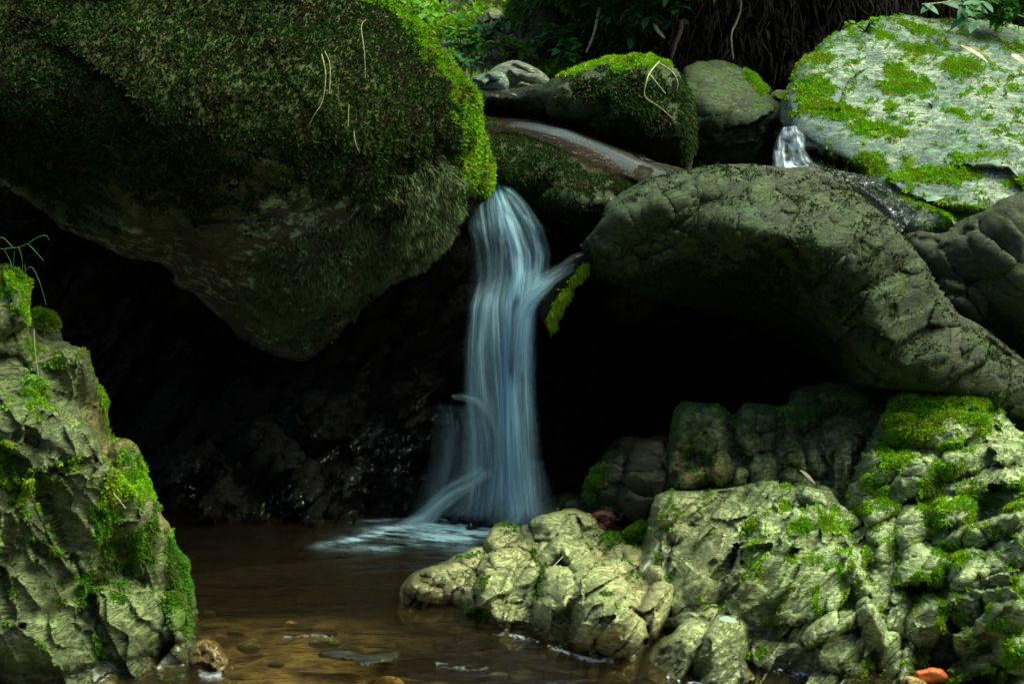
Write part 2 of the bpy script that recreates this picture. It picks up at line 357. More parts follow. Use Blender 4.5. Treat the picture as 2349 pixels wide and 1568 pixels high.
    for j, (fr, am) in enumerate(disp): dsp = dsp + am * fbm(V * fr, 3, seed + 31 + j, 0.55)
    V = V + Nn * np.asarray(dsp)[:, None]
    Nn = vnormals(V, Fq)
    allpx = np.concatenate([px, px[~e]]); allpy = np.concatenate([py, py[~e]])
    z = np.zeros(len(V))
    def ev(f):
        if f is None: return z
        if callable(f): return np.clip(f(allpx, allpy, V, Nn), 0, 1.3)
        return blobs(allpx, allpy, f)
    mo = ev(moss)
    if film: mo = np.maximum(mo, film + 0.25 * fbm(V * 3.5, 4, seed + 71))
    att = {'moss': mo, 'tan': ev(tan), 'wet': ev(wet)}
    o = mesh_obj(name, V, Fq, mat, attrs=att)
    o['_'] = 0; del o['_']
    return o, dict(V=V, F=Fq, N=Nn, moss=att['moss'], nf=len(Ff[~bad]), px=allpx, py=allpy)
def tufts(parent, data, mat, count, length, width, weight=None, droop=0.5, name='moss', lean=0.9, seed=0, blades=2, thr=0.35, keep=None):
    rs = np.random.RandomState(seed + 100)
    V, Fq, Nn = data['V'], data['F'][:data['nf']], data['N']
    a, b, c, d = (V[Fq[:, i]] for i in range(4))
    area = np.linalg.norm(np.cross(c - a, d - b), axis=1)
    wv = data['moss'] if weight is None else weight(data['px'], data['py'], V, Nn)
    nz = 0.55 * fbm(V * 14, 3, seed + 3) + 0.75 * fbm(V * 45, 3, seed + 4)
    wv = smooth(thr, thr + 0.3, wv + nz * (wv > 0.02))
    wf = wv[Fq].mean(1) * area
    if wf.sum() <= 0: return None
    idx = rs.choice(len(Fq), count, p=wf / wf.sum())
    u, v = rs.rand(count, 1), rs.rand(count, 1)
    p = (a[idx] * (1 - u) + b[idx] * u) * (1 - v) + (d[idx] * (1 - u) + c[idx] * u) * v
    nn = Nn[Fq[idx, 0]]
    Vs, Fs, Rn = [], [], []
    clump = (vnoise(p * 45, seed + 8) * 0.5 + 0.5)
    for k in range(blades):
        dirn = nn + rs.randn(count, 3) * lean; dirn[:, 2] -= droop; dirn /= np.linalg.norm(dirn, axis=1, keepdims=True)
        side = np.cross(dirn, rs.randn(count, 3)); side /= np.linalg.norm(side, axis=1, keepdims=True)
        L = length * (0.5 + rs.rand(count, 1)) * (0.55 + 0.9 * clump[:, None]); Wd = width * (0.6 + 0.8 * rs.rand(count, 1))
        g = np.array([0, 0, -1.0]) * droop * L * 0.35
        q0 = p - nn * 0.003; q1 = p + dirn * L * 0.5 + side * Wd * 0.5; q2 = p + dirn * L + g; q3 = p + dirn * L * 0.5 - side * Wd * 0.5
        base = len(Vs) * count * 4
        Vs.append(np.stack([q0, q1, q2, q3], 1).reshape(-1, 3)); Fs.append(np.arange(count * 4).reshape(-1, 4) + k * count * 4)
        Rn.append(np.repeat(np.clip(rs.rand(count) * 0.5 + clump * 0.5, 0, 1), 4))
    o = mesh_obj(name, np.vstack(Vs), np.vstack(Fs), mat, attrs={'rnd': np.concatenate(Rn)}, smooth_=False)
    o['kind'] = 'stuff'
    if parent: adopt(o, parent)
    return o
def finish(o, label, cat, group=None):
    base_origin(o); tag(o, label, cat, group); return o
def mossup(lo=0.2, hi=0.8, f=4.0, s=0, k=1.0, bl=None):
    def g(px, py, V, Nn):
        m = smooth(lo, hi, Nn[:, 2] + 0.55 * fbm(V * f, 3, s)) * k
        if bl: m = np.maximum(m, blobs(px, py, bl))
        return m
    return g
def wline(h=0.035):
    return lambda px, py, V, Nn: 1 - smooth(h * 0.3, h * 1.6, V[:, 2] + 0.02 * fbm(V * 12, 2, 4))
#PART2
# ================================================================== THE SETTING
def sheet(name, x0, x1, y0, y1, nx, ny, zf, mat, kind='structure', attrs=None, uv=False):
    X, Y = np.meshgrid(np.linspace(x0, x1, nx), np.linspace(y0, y1, ny)); x, y = X.ravel(), Y.ravel()
    V = np.stack([x, y, zf(x, y)], -1); i = np.arange(nx * ny).reshape(ny, nx)
    Fq = np.stack([i[:-1, :-1].ravel(), i[:-1, 1:].ravel(), i[1:, 1:].ravel(), i[1:, :-1].ravel()], -1)
    o = mesh_obj(name, V, Fq, mat, attrs={k: f(x, y) for k, f in (attrs or {}).items()}); o['kind'] = kind; return o, V, Fq
def pxsheet(name, xs, ys, ctrl, mat, step=6, disp=(), over=None, kind='structure', fn=None):
    """open sheet of terrain given by the distances seen at photo positions"""
    gx = np.arange(xs[0], xs[1] + step, step); gy = np.arange(ys[0], ys[1] + step, step); X, Y = np.meshgrid(gx, gy); H, W = X.shape
    px, py = X.ravel(), Y.ravel(); d = rbf(ctrl)(px, py)
    if fn: d = d + fn(px, py)
    V = P(px, py, d); i = np.arange(H * W).reshape(H, W)
    Fq = np.stack([i[:-1, :-1].ravel(), i[1:, :-1].ravel(), i[1:, 1:].ravel(), i[:-1, 1:].ravel()], -1)
    Nn = vnormals(V, Fq); dsp = np.zeros(len(V))
    for j, (fr, am) in enumerate(disp): dsp += am * fbm(V * fr, 4, 61 + j, 0.55)
    V = V + Nn * dsp[:, None]; Nn = vnormals(V, Fq)
    o = mesh_obj(name, V, Fq, mat)
    if kind: o['kind'] = kind
    return o, dict(V=V, F=Fq, N=Nn, moss=np.ones(len(V)), nf=len(Fq), px=px, py=py)
mb = N('pool_bed_gravel'); n1 = mb.noise(3, 6, 0.7); n2 = mb.noise(16, 5, 0.7); v1 = mb.vor(11)
c = mb.mix(mb.ramp(n1, 0.35, 0.65), (0.03, 0.024, 0.012), (0.27, 0.19, 0.09)); c = mb.mix(mb.ramp(n2, 0.45, 0.7), c, (0.32, 0.24, 0.12)); c = mb.mix(mb.ramp(n2, 0.5, 0.3, 0, 0.8), c, (0.04, 0.025, 0.015))
M['bed'] = mb.done(mb.bsdf(c, 0.8, mb.bump(n2, 0.02)))
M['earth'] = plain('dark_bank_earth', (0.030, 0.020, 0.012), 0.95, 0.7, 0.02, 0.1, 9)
M['floor'] = plain('dark_forest_floor', (0.03, 0.04, 0.015), 0.95, 0.6, 0.02, 0.1, 6)  # dark green-brown colour over the whole terrace floor
M['litter'] = plain('leaf_litter_soil', (0.13, 0.11, 0.075), 0.9, 0.6, 0.02, 0.2, 22)
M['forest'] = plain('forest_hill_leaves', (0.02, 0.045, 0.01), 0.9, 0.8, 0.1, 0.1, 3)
def bedz(x, y):
    p = np.stack([x, y, x * 0], -1)
    return -0.12 - 0.25 * smooth(0.0, 1.4, (y - 2.9)) + 0.05 * fbm(p * 1.3, 4, 3) + 0.022 * fbm(p * 7, 4, 8)
sheet('pool_bed', -4, 4, 0.8, 5.2, 320, 220, bedz, M['bed'])
# ground of the terrace behind the falls, running out below the far slope
def terz(x, y):
    p = np.stack([x, y, x * 0], -1)
    return 0.50 + 0.12 * (y - 4.6) - 0.9 * smooth(5.9, 5.0, y) + 0.06 * fbm(p * 1.5, 4, 13)
sheet('ground', -9, 9, 4.75, 30, 160, 200, terz, M['floor'])
# far hillside, and an unseen forested bank added to block light from behind
def ring(name, r0, r1, h, a0, a1, mat, z0=-0.4, ny=70, seed=0):
    A, T = np.meshgrid(np.radians(np.linspace(a0, a1, 260)), np.linspace(0, 1, ny)); a, t = A.ravel(), T.ravel()
    rr = r0 + (r1 - r0) * t; p = np.stack([np.sin(a) * 3, np.cos(a) * 3, t * 4], -1)
    rr = rr * (1 + 0.12 * fbm(p, 4, seed)); V = np.stack([np.sin(a) * rr, 1.5 + np.cos(a) * rr, z0 + h * t ** 0.8], -1)
    i = np.arange(260 * ny).reshape(ny, 260); Fq = np.stack([i[:-1, :-1].ravel(), i[:-1, 1:].ravel(), i[1:, 1:].ravel(), i[1:, :-1].ravel()], -1)
    o = mesh_obj(name, V, Fq, mat); o['kind'] = 'structure'; return o
RIM_NEAR = ring('added_shade_bank', 4.2, 6.8, 5.6, 75, 285, M['forest'], seed=4)
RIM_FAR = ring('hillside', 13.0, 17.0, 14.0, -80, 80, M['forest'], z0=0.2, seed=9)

# ------------------------------------------------------------------ dark bank behind the boulders, unseen top pulled forward to shade it
bankc = [(1180, -160, 5.9), (1180, 60, 7.4), (1230, 180, 7.2), (1600, 160, 6.6), (1800, 200, 6.6), (2349, 100, 7.4), (2600, 100, 7.5), (1500, -160, 5.7), (2000, -160, 5.9), (2600, -160, 6.4), (1400, 0, 6.5), (1800, 0, 6.3), (2200, 0, 6.9), (1500, 420, 6.3), (1800, 420, 6.4), (2600, 420, 6.6)]
def bankfn(px, py):
    p = np.stack([px / 55, py / 160, px * 0], -1)
    return -0.16 * ridged(p, 4, 5) + 0.22 * (1 - smooth(0, 90, px - 1180)) * 4 * (1 - smooth(0, 60, px - 1170))
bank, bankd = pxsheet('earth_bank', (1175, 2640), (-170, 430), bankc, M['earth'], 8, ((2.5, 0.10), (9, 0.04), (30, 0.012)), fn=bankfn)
# bright far slope, upper middle
slopec = [(860, 220, 6.2), (1300, 230, 6.4), (860, 60, 8.2), (1300, 60, 8.4), (900, -60, 10.5), (1300, -60, 10.5), (860, -200, 12.5), (1300, -200, 12.5), (1100, 120, 7.2)]
slope, sloped = pxsheet('slope', (820, 1330), (-200, 260), slopec, M['litter'], 6, ((1.6, 0.16), (6, 0.06), (25, 0.015)))

# ------------------------------------------------------------------ rock wall behind the pool
wallc = [(-400, 500, 4.6), (-400, 1300, 4.3), (250, 600, 4.5), (250, 1240, 4.25), (700, 1190, 4.13), (1000, 1200, 4.15), (700, 850, 4.45), (1050, 500, 4.45), (1150, 800, 4.4), (1150, 1100, 4.25), (1400, 700, 5.1), (1700, 700, 5.6), (1500, 1150, 4.7), (1700, 1100, 5.2), (2400, 700, 4.8), (2400, 1100, 4.4), (1100, 320, 4.9), (1600, 420, 5.0), (450, 1000, 4.3), (820, 1020, 4.3)]
wp = [(-500, 560), (-500, 430), (0, 400), (300, 450), (700, 470), (1000, 440), (1090, 400), (1130, 395), (1200, 470), (1340, 460), (1700, 430), (2300, 480), (2500, 700), (2500, 1200), (2000, 1250), (1500, 1260), (1200, 1270), (800, 1280), (300, 1330), (-100, 1340), (-500, 1340)]
wl = [(450, 1120, 90, 110, -20, 0.10), (430, 970, 110, 70, -15, 0.10), (600, 1060, 90, 90, -30, 0.08), (690, 1130, 55, 90, -20, 0.08), (800, 1120, 45, 90, 25, 0.08), (560, 1170, 60, 60, 0, 0.06),
      (900, 1060, 60, 120, 35, 0.09), (760, 960, 90, 60, -10, 0.08), (1000, 1000, 110, 60, 25, 0.11), (1060, 960, 55, 45, 0, 0.13), (950, 900, 90, 40, -10, 0.07), (1080, 760, 80, 110, 0, 0.06), (1050, 620, 70, 80, -20, 0.07), (1170, 560, 100, 70, 10, 0.05), (1270, 510, 60, 55, 0, 0.12), (1290, 590, 60, 45, -30, 0.10)]
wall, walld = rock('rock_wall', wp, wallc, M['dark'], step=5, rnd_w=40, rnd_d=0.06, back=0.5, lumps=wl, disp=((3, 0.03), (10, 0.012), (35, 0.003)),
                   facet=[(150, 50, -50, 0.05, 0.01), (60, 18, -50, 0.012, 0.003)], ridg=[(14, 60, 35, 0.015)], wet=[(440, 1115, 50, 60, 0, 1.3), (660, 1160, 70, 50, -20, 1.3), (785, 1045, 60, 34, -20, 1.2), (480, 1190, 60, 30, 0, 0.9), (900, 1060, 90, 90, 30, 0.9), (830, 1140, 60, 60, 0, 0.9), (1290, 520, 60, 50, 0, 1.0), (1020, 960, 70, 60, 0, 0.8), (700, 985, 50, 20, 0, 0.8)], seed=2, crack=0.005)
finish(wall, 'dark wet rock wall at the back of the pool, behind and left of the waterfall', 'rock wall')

# ================================================================== BOULDERS
# great overhanging mossy boulder
bp = [(-420, -420), (300, -460), (700, -330), (830, -90), (880, -5), (930, 50), (1000, 118), (1050, 170), (1082, 215), (1090, 270), (1108, 330), (1122, 385), (1118, 430), (1085, 465), (1050, 500), (1020, 530), (960, 580), (880, 640), (860, 680), (830, 720), (760, 790), (690, 832), (600, 800), (540, 755), (470, 700), (400, 650), (390, 620), (300, 590), (150, 530), (90, 490), (0, 430), (-200, 340), (-420, 220)]
bc = [(-400, -300, 3.9), (300, -400, 3.9), (-300, 100, 3.35), (0, 300, 3.40), (300, 0, 3.42), (300, 250, 3.30), (600, 100, 3.5), (700, 300, 3.42), (1000, 300, 3.75), (1080, 420, 3.95), (0, 430, 3.62), (400, 450, 3.48), (700, 500, 3.56), (900, 500, 3.72), (400, 640, 3.78), (690, 700, 3.82), (690, 830, 4.05), (850, 650, 3.92), (850, 0, 3.75), (-400, 250, 3.6), (650, -300, 3.9)]
def bm(px, py, V, Nn):
    n = fbm(V * 5, 4, 3)
    lim = 405 + 25 * np.sin(px / 130.0) - 60 * smooth(400, 0, px) + 110 * smooth(760, 1000, px)
    return 1.15 * smooth(120, -90, py - lim + n * 130)
def btan(px, py, V, Nn): return smooth(480, 600, py) * 0.95 * (0.6 + 0.8 * fbm(V * 4, 3, 8)) + smooth(0, 1, fbm(V * 3, 3, 9)) * 0.5
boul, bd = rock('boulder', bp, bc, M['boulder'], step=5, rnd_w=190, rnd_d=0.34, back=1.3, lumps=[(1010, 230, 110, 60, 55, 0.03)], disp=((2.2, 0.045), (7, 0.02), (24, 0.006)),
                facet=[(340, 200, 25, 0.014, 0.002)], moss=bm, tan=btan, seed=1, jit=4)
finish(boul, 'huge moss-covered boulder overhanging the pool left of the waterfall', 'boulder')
def w_moss(px, py, V, Nn): return bm(px, py, V, Nn)
def w_rim(px, py, V, Nn):
    line = np.interp(py, [-400, -100, 0, 100, 200, 300, 420], [700, 800, 870, 985, 1070, 1095, 1115])
    return (1 - smooth(10, 75, line - px)) * (py < 440) * 1.1
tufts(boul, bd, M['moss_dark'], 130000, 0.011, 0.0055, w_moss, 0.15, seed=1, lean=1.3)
tufts(boul, bd, M['moss_bright'], 26000, 0.012, 0.005, w_rim, 0.1, seed=2, thr=0.25)  # brighter rim tufts put the light on the boulder edge into colour
def w_hang(px, py, V, Nn): return blobs(px, py, [(960, 520, 150, 60, -45, 1.0), (1000, 430, 90, 60, -30, 0.8), (880, 620, 60, 50, -30, 1.0), (930, 440, 60, 50, 0, 0.6)])
tufts(boul, bd, M['moss_grey'], 16000, 0.015, 0.0045, w_hang, 0.9, seed=3, name='hanging_moss', lean=0.8, thr=0.4)
def w_speck(px, py, V, Nn): return blobs(px, py, [(720, 640, 190, 110, -20, 0.62), (650, 740, 120, 60, 10, 0.6), (820, 560, 120, 70, -20, 0.6)])
tufts(boul, bd, M['moss_grey'], 9000, 0.010, 0.006, w_speck, 0.6, seed=4, name='liverwort', thr=0.3)

# big pale grey boulder, upper right
gp = [(1795, 262), (1812, 205), (1835, 145), (1885, 98), (1945, 60), (2010, 42), (2080, 42), (2160, 56), (2260, 52), (2349, 66), (2520, 90), (2640, 200), (2640, 640), (2349, 600), (2240, 560), (2150, 545), (2085, 545), (2020, 470), (1960, 430), (1900, 395), (1830, 360), (1808, 310)]
gc = [(1830, 250, 5.05), (1950, 70, 5.7), (2100, 45, 6.0), (2349, 70, 6.1), (2600, 150, 6.0), (2000, 250, 5.0), (2200, 300, 4.75), (2349, 350, 4.6), (1850, 350, 4.8), (2000, 440, 4.45), (2150, 530, 4.25), (2349, 560, 4.1), (2600, 600, 4.1)]
gm = [(1865, 160, 70, 30, -40, 0.75), (1860, 215, 55, 55, -20, 1.0), (1930, 250, 80, 22, 5, 1.0), (2085, 185, 75, 26, -5, 1.1), (2060, 160, 40, 30, -30, 0.8), (2010, 290, 85, 26, 5, 1.05), (2040, 250, 20, 40, 10, 0.8), (2190, 245, 45, 14, 5, 0.8), (2150, 400, 130, 22, -3, 1.0),
      (2080, 360, 25, 30, 0, 0.7), (2250, 355, 90, 14, -3, 0.7), (2100, 70, 60, 14, 15, 0.8), (2150, 115, 60, 14, 10, 0.5), (2100, 120, 40, 20, 10, 0.75), (2200, 150, 60, 35, 10, 0.6), (2330, 110, 40, 16, 10, 0.8), (2330, 420, 50, 16, -10, 0.8), (2000, 375, 50, 30, 20, 0.9), (1980, 330, 10, 40, 0, 0.6), (2160, 480, 130, 16, 5, 0.75), (2060, 460, 70, 20, 20, 0.7), (2250, 500, 70, 16, -20, 0.7), (2030, 85, 60, 10, 25, 0.6)]
def gwet(px, py, V, Nn): return blobs(px, py, [(1880, 330, 60, 60, 30, 0.9), (1980, 410, 130, 50, 38, 1.2), (2070, 480, 80, 40, 30, 1.2), (2110, 530, 120, 30, 0, 0.8)])
def gmf(px, py, V, Nn):
    b = blobs(px, py, gm); return np.clip(b * 0.95 + 0.8 * fbm(V * 6, 4, 19, 0.65) * (b > 0.02), 0, 1.2)
grey, gd = rock('boulder', gp, gc, M['grey'], step=4, rnd_w=80, rnd_d=0.22, back=0.9, lumps=[(1960, 130, 90, 60, 20, 0.06), (2300, 260, 200, 60, -5, 0.03)], disp=((2.2, 0.04), (8, 0.008), (30, 0.0015)),
                facet=[(320, 110, 22, 0.03, 0.002)], ledge=[(60, 14, 0.014, 0.6)], film=0.24, moss=gmf, wet=gwet, seed=5, pits=[(1915, 372, 85, 20, 20, 0.35), (1800, 250, 12, 40, 0, 0.1)])
finish(grey, 'large pale grey boulder with bright green moss patches, beside the small upper cascade', 'boulder')
tufts(grey, gd, M['moss_bright'], 42000, 0.0085, 0.006, None, 0.2, seed=6, thr=0.42, lean=1.4)

# arched boulder right of the falls
ap = [(1336, 572), (1352, 540), (1392, 500), (1402, 478), (1450, 445), (1510, 415), (1600, 394), (1700, 386), (1770, 390), (1850, 396), (1900, 412), (1960, 450), (2020, 500), (2070, 560), (2120, 620), (2170, 690), (2200, 732), (2270, 770), (2380, 850), (2520, 930), (2600, 1080), (2450, 1080), (2349, 1000), (2290, 960), (2200, 930), (2130, 900), (2060, 890), (1960, 885), (1900, 830), (1840, 800), (1780, 770), (1690, 735), (1600, 705), (1500, 690), (1420, 650), (1370, 615)]
ac = [(1340, 580, 4.0), (1450, 500, 3.92), (1600, 400, 4.05), (1750, 392, 4.1), (1900, 420, 4.05), (1500, 560, 3.85), (1700, 520, 3.72), (1900, 560, 3.66), (2050, 640, 3.66), (2150, 720, 3.72), (1500, 680, 4.4), (1700, 720, 4.55), (1850, 790, 4.4), (1980, 800, 3.66), (2000, 880, 3.72), (2150, 880, 3.66), (2349, 920, 3.78), (2500, 960, 3.85), (1650, 630, 4.12), (1780, 670, 4.16), (1500, 625, 4.05), (1880, 740, 4.05), (1620, 540, 3.78), (1800, 560, 3.72)]
al = [(1480, 510, 130, 50, -22, 0.05), (1720, 440, 230, 46, -12, 0.035), (2060, 700, 90, 170, -25, 0.05)]
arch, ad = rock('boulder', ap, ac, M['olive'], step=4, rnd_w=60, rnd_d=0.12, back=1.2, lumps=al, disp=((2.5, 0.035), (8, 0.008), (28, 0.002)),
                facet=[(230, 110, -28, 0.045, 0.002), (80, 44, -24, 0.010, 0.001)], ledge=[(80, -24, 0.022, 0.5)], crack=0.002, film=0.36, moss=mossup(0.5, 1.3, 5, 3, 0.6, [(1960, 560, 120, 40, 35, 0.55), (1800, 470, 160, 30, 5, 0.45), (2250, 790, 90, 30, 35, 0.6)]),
                tan=lambda px, py, V, Nn: 0.6 * smooth(0, 0.4, fbm(V * 3, 3, 5)), seed=6)  # unseen back made deep to keep sun out of the hollow
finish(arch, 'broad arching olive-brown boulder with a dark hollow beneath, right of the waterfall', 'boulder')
tufts(arch, ad, M['moss_dark'], 12000, 0.006, 0.004, None, 0.2, seed=8, thr=0.45)
tufts(arch, ad, M['moss_dark'], 5000, 0.012, 0.003, lambda px, py, V, Nn: blobs(px, py, [(1560, 640, 200, 60, 12, 0.55), (1760, 600, 140, 60, 0, 0.45)]), 0.9, seed=9, name='hanging_moss', lean=0.9)

# moss tongue and ledge that the side rivulet runs off
tp = [(1346, 572), (1360, 600), (1340, 640), (1312, 668), (1290, 696), (1276, 728), (1264, 756), (1246, 745), (1232, 700), (1240, 650), (1262, 622), (1300, 592)]
tong, td = rock('rock_ledge', tp, [(1345, 590, 4.0), (1280, 640, 3.97), (1255, 730, 3.98)], M['dark'], step=3, rnd_w=18, rnd_d=0.04, back=0.22, jit=2, disp=((9, 0.01), (30, 0.004)),
                moss=[(1336, 612, 5, 12, 30, 0.9), (1316, 638, 5, 18, 42, 1.0), (1290, 676, 6, 20, 34, 1.1), (1270, 722, 7, 30, 14, 0.9)], wet=lambda px, py, V, Nn: 0.3 + 0 * px, seed=9)
finish(tong, 'small wet rock spout fringed with bright moss where the side rivulet joins the waterfall', 'rock')
tufts(tong, td, M['moss_bright'], 3600, 0.015, 0.0028, None, 1.0, seed=11, thr=0.12, lean=1.1)

# long mossy rock spanning the top of the falls
hp = [(1078, 205), (1120, 206), (1170, 204), (1225, 198), (1262, 188), (1300, 170), (1350, 145), (1398, 130), (1430, 132), (1462, 126), (1520, 140), (1552, 160), (1566, 200), (1580, 270), (1590, 330), (1590, 400), (1540, 412), (1480, 400), (1400, 370), (1330, 330), (1270, 300), (1180, 290), (1080, 280)]
hc = [(1080, 205, 5.0), (1250, 190, 5.0), (1400, 130, 5.1), (1560, 170, 5.05), (1100, 270, 5.3), (1300, 240, 4.9), (1450, 250, 4.72), (1570, 300, 4.8), (1300, 300, 5.15), (1450, 370, 5.0), (1580, 400, 4.95)]
def hm(px, py, V, Nn):
    top = np.interp(px, [1080, 1230, 1300, 1400, 1460, 1560], [150, 190, 180, 130, 130, 160])
    return np.maximum(blobs(px, py, [(1360, 155, 75, 16, -25, 1.15), (1480, 155, 85, 30, 5, 1.1), (1430, 200, 90, 40, 0, 0.8), (1560, 300, 25, 120, 0, 0.6), (1330, 220, 120, 30, -10, 0.6)]), 0.42 + 0.3 * fbm(V * 4, 3, 3))
hr, hd = rock('boulder', hp, hc, M['olive'], step=4, rnd_w=36, rnd_d=0.2, back=0.75, lumps=[(1465, 200, 80, 70, 0, 0.08), (1360, 210, 110, 50, -20, 0.04)], disp=((3, 0.03), (10, 0.014), (32, 0.005)), facet=[(130, 80, -20, 0.03, 0.005)],
              moss=hm, tan=lambda px, py, V, Nn: 0.4 + 0 * px, wet=lambda px, py, V, Nn: smooth(1330, 1230, px) * 0.9, seed=7)  # wet mask darkens the left arm, putting its shade into the colour
finish(hr, 'long dark mossy boulder with a yellow-green crest, spanning the stream above the waterfall', 'boulder')
tufts(hr, hd, M['moss_bright'], 7000, 0.011, 0.006, lambda px, py, V, Nn: blobs(px, py, [(1360, 150, 75, 9, -25, 1.15), (1475, 142, 85, 14, 5, 1.0), (1420, 155, 40, 16, 0, 0.6)]), 0.1, seed=12)
tufts(hr, hd, M['moss_dark'], 16000, 0.016, 0.006, lambda px, py, V, Nn: blobs(px, py, [(1430, 210, 140, 50, 0, 0.8), (1570, 300, 22, 120, 0, 0.9), (1480, 300, 120, 70, 0, 0.5)]), 0.7, seed=13, name='hanging_moss')

# rounded rock behind it
ip = [(1560, 168), (1595, 142), (1640, 136), (1690, 156), (1722, 185), (1750, 212), (1788, 248), (1792, 275), (1776, 305), (1768, 345), (1766, 420), (1590, 430), (1560, 300)]
ic = [(1600, 150, 5.5), (1690, 160, 5.55), (1640, 250, 5.2), (1780, 260, 5.35), (1600, 330, 5.3), (1700, 330, 5.35), (1760, 400, 5.45), (1600, 400, 5.4)]
ir, idt = rock('boulder', ip, ic, M['olive'], step=4, rnd_w=50, rnd_d=0.22, back=0.7, disp=((3, 0.03), (10, 0.014), (32, 0.005)), facet=[(130, 60, -25, 0.022, 0.002)], moss=mossup(0.2, 0.9, 5, 4, 0.6, [(1730, 190, 50, 12, 42, 1.0), (1640, 160, 50, 16, 0, 0.5)]), seed=8)
finish(ir, 'rounded grey-green boulder standing between the long mossy boulder and the pale grey one', 'boulder')
tufts(ir, idt, M['moss_bright'], 2600, 0.012, 0.005, lambda px, py, V, Nn: blobs(px, py, [(1735, 190, 50, 10, 42, 1.0)]), 0.0, seed=14)

# pale stones at the top of the falls
sp_ = [(1070, 192), (1095, 170), (1120, 158), (1150, 146), (1185, 141), (1215, 146), (1245, 165), (1268, 188), (1262, 205), (1200, 215), (1100, 215)]
s1, _d = rock('stone', [(1110, 200), (1125, 165), (1160, 145), (1190, 140), (1215, 148), (1240, 158), (1268, 188), (1255, 212), (1180, 215), (1120, 215)], [(1180, 150, 5.75), (1190, 205, 5.5)], M['grey'], step=3, rnd_w=30, rnd_d=0.12, back=0.35, jit=1.5, facet=[(60, 30, 20, 0.03, 0.004)], disp=((4, 0.02), (14, 0.006)), tan=lambda px, py, V, Nn: 0.5 + 0 * px, seed=10)
finish(s1, 'tan humped stone lying on the ledge above the waterfall', 'stone')
s2, _d = rock('stone', [(1070, 196), (1082, 178), (1110, 168), (1138, 166), (1158, 176), (1163, 198), (1145, 208), (1090, 208)], [(1110, 170, 5.45), (1120, 205, 5.3)], M['grey'], step=3, rnd_w=18, rnd_d=0.07, back=0.2, jit=1.2, facet=[(34, 22, 20, 0.03, 0.003)], disp=((5, 0.012), (16, 0.005)), seed=11)
finish(s2, 'small blue-grey stone in front of the tan stone above the waterfall', 'stone')
s3, _d = rock('stone', [(1745, 250), (1765, 218), (1785, 204), (1815, 206), (1838, 220), (1830, 250), (1810, 275), (1780, 285), (1750, 275)], [(1790, 220, 5.75), (1790, 270, 5.6)], M['grey'], step=3, rnd_w=25, rnd_d=0.1, back=0.3, moss=[(1790, 225, 40, 20, 0, 0.8)], tan=lambda px, py, V, Nn: 0.6 + 0 * px, facet=[(40, 30, 0, 0.03, 0.004)], disp=((5, 0.012), (16, 0.005)), seed=12)
finish(s3, 'little mossy stone wedged behind the gap where the small cascade falls', 'stone')
s4, _d = rock('stone', [(1735, 200), (1752, 193), (1770, 198), (1775, 215), (1755, 225), (1738, 215)], [(1755, 210, 5.9)], M['olive'], step=3, rnd_w=12, rnd_d=0.05, back=0.15, moss=[(1755, 200, 20, 9, 0, 0.6)], disp=((8, 0.01),), seed=13)
finish(s4, 'tiny brown stone peeping above the rounded grey-green boulder', 'stone')

# rocks under the upper stream
up_ = [(1085, 260), (1180, 268), (1290, 280), (1400, 330), (1500, 372), (1600, 400), (1600, 450), (1500, 470), (1380, 470), (1200, 420), (1110, 380), (1085, 300)]
ub, ubd = rock('rock_slab', up_, [(1100, 265, 5.25), (1290, 280, 5.15), (1590, 400, 4.75), (1110, 310, 4.75), (1300, 345, 4.62), (1480, 425, 4.4), (1200, 420, 4.5), (1450, 470, 4.45)], M['dark'], step=4, rnd_w=15, rnd_d=0.05, back=0.9, film=0.45, wet=lambda px, py, V, Nn: 0.15 + 0 * px, tan=lambda px, py, V, Nn: 0.35 + 0 * px, disp=((3, 0.015), (12, 0.006)), seed=14)  # deep unseen back shaped to stop sun leaking into the hollow
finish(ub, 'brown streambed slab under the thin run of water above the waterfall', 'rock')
l1p = [(1095, 270), (1130, 278), (1170, 300), (1215, 318), (1260, 335), (1310, 358), (1350, 378), (1400, 395), (1480, 428), (1470, 450), (1400, 455), (1340, 520), (1290, 500), (1230, 480), (1190, 470), (1160, 430), (1130, 400), (1108, 360)]
l1c = [(1110, 275, 4.95), (1200, 315, 4.62), (1350, 380, 4.5), (1470, 430, 4.42), (1120, 350, 4.45), (1200, 400, 4.36), (1300, 430, 4.34), (1250, 480, 4.42), (1350, 500, 4.42)]
l1, l1d = rock('mossy_rock', l1p, l1c, M['olive'], step=3, rnd_w=28, rnd_d=0.08, back=0.35, lumps=[(1200, 385, 110, 50, 15, 0.08)], disp=((3, 0.02), (10, 0.012), (32, 0.006)), moss=lambda px, py, V, Nn: 0.8 + 0.5 * fbm(V * 8, 3, 4), wet=lambda px, py, V, Nn: np.ones(len(V)), seed=15)
finish(l1, 'wet moss-covered rock beside the lip of the waterfall, under the upper stream', 'rock')
wm = lambda px, py, V, Nn: 0.6 + 0.6 * fbm(V * 8, 3, 4)
tufts(l1, l1d, M['moss_dark'], 11000, 0.011, 0.005, wm, 0.4, seed=15)
l2p = [(1222, 458), (1245, 432), (1275, 412), (1320, 402), (1370, 400), (1430, 418), (1486, 440), (1440, 462), (1400, 490), (1365, 522), (1335, 505), (1310, 488), (1270, 472)]
l2, l2d = rock('mossy_rock', l2p, [(1240, 450, 4.3), (1340, 405, 4.32), (1470, 440, 4.36), (1330, 460, 4.16), (1420, 470, 4.2), (1360, 520, 4.3)], M['olive'], step=3, rnd_w=26, rnd_d=0.09, back=0.3, disp=((3, 0.02), (10, 0.012), (32, 0.006)), moss=lambda px, py, V, Nn: 0.75 + 0.5 * fbm(V * 8, 3, 5), wet=lambda px, py, V, Nn: np.ones(len(V)), seed=16)
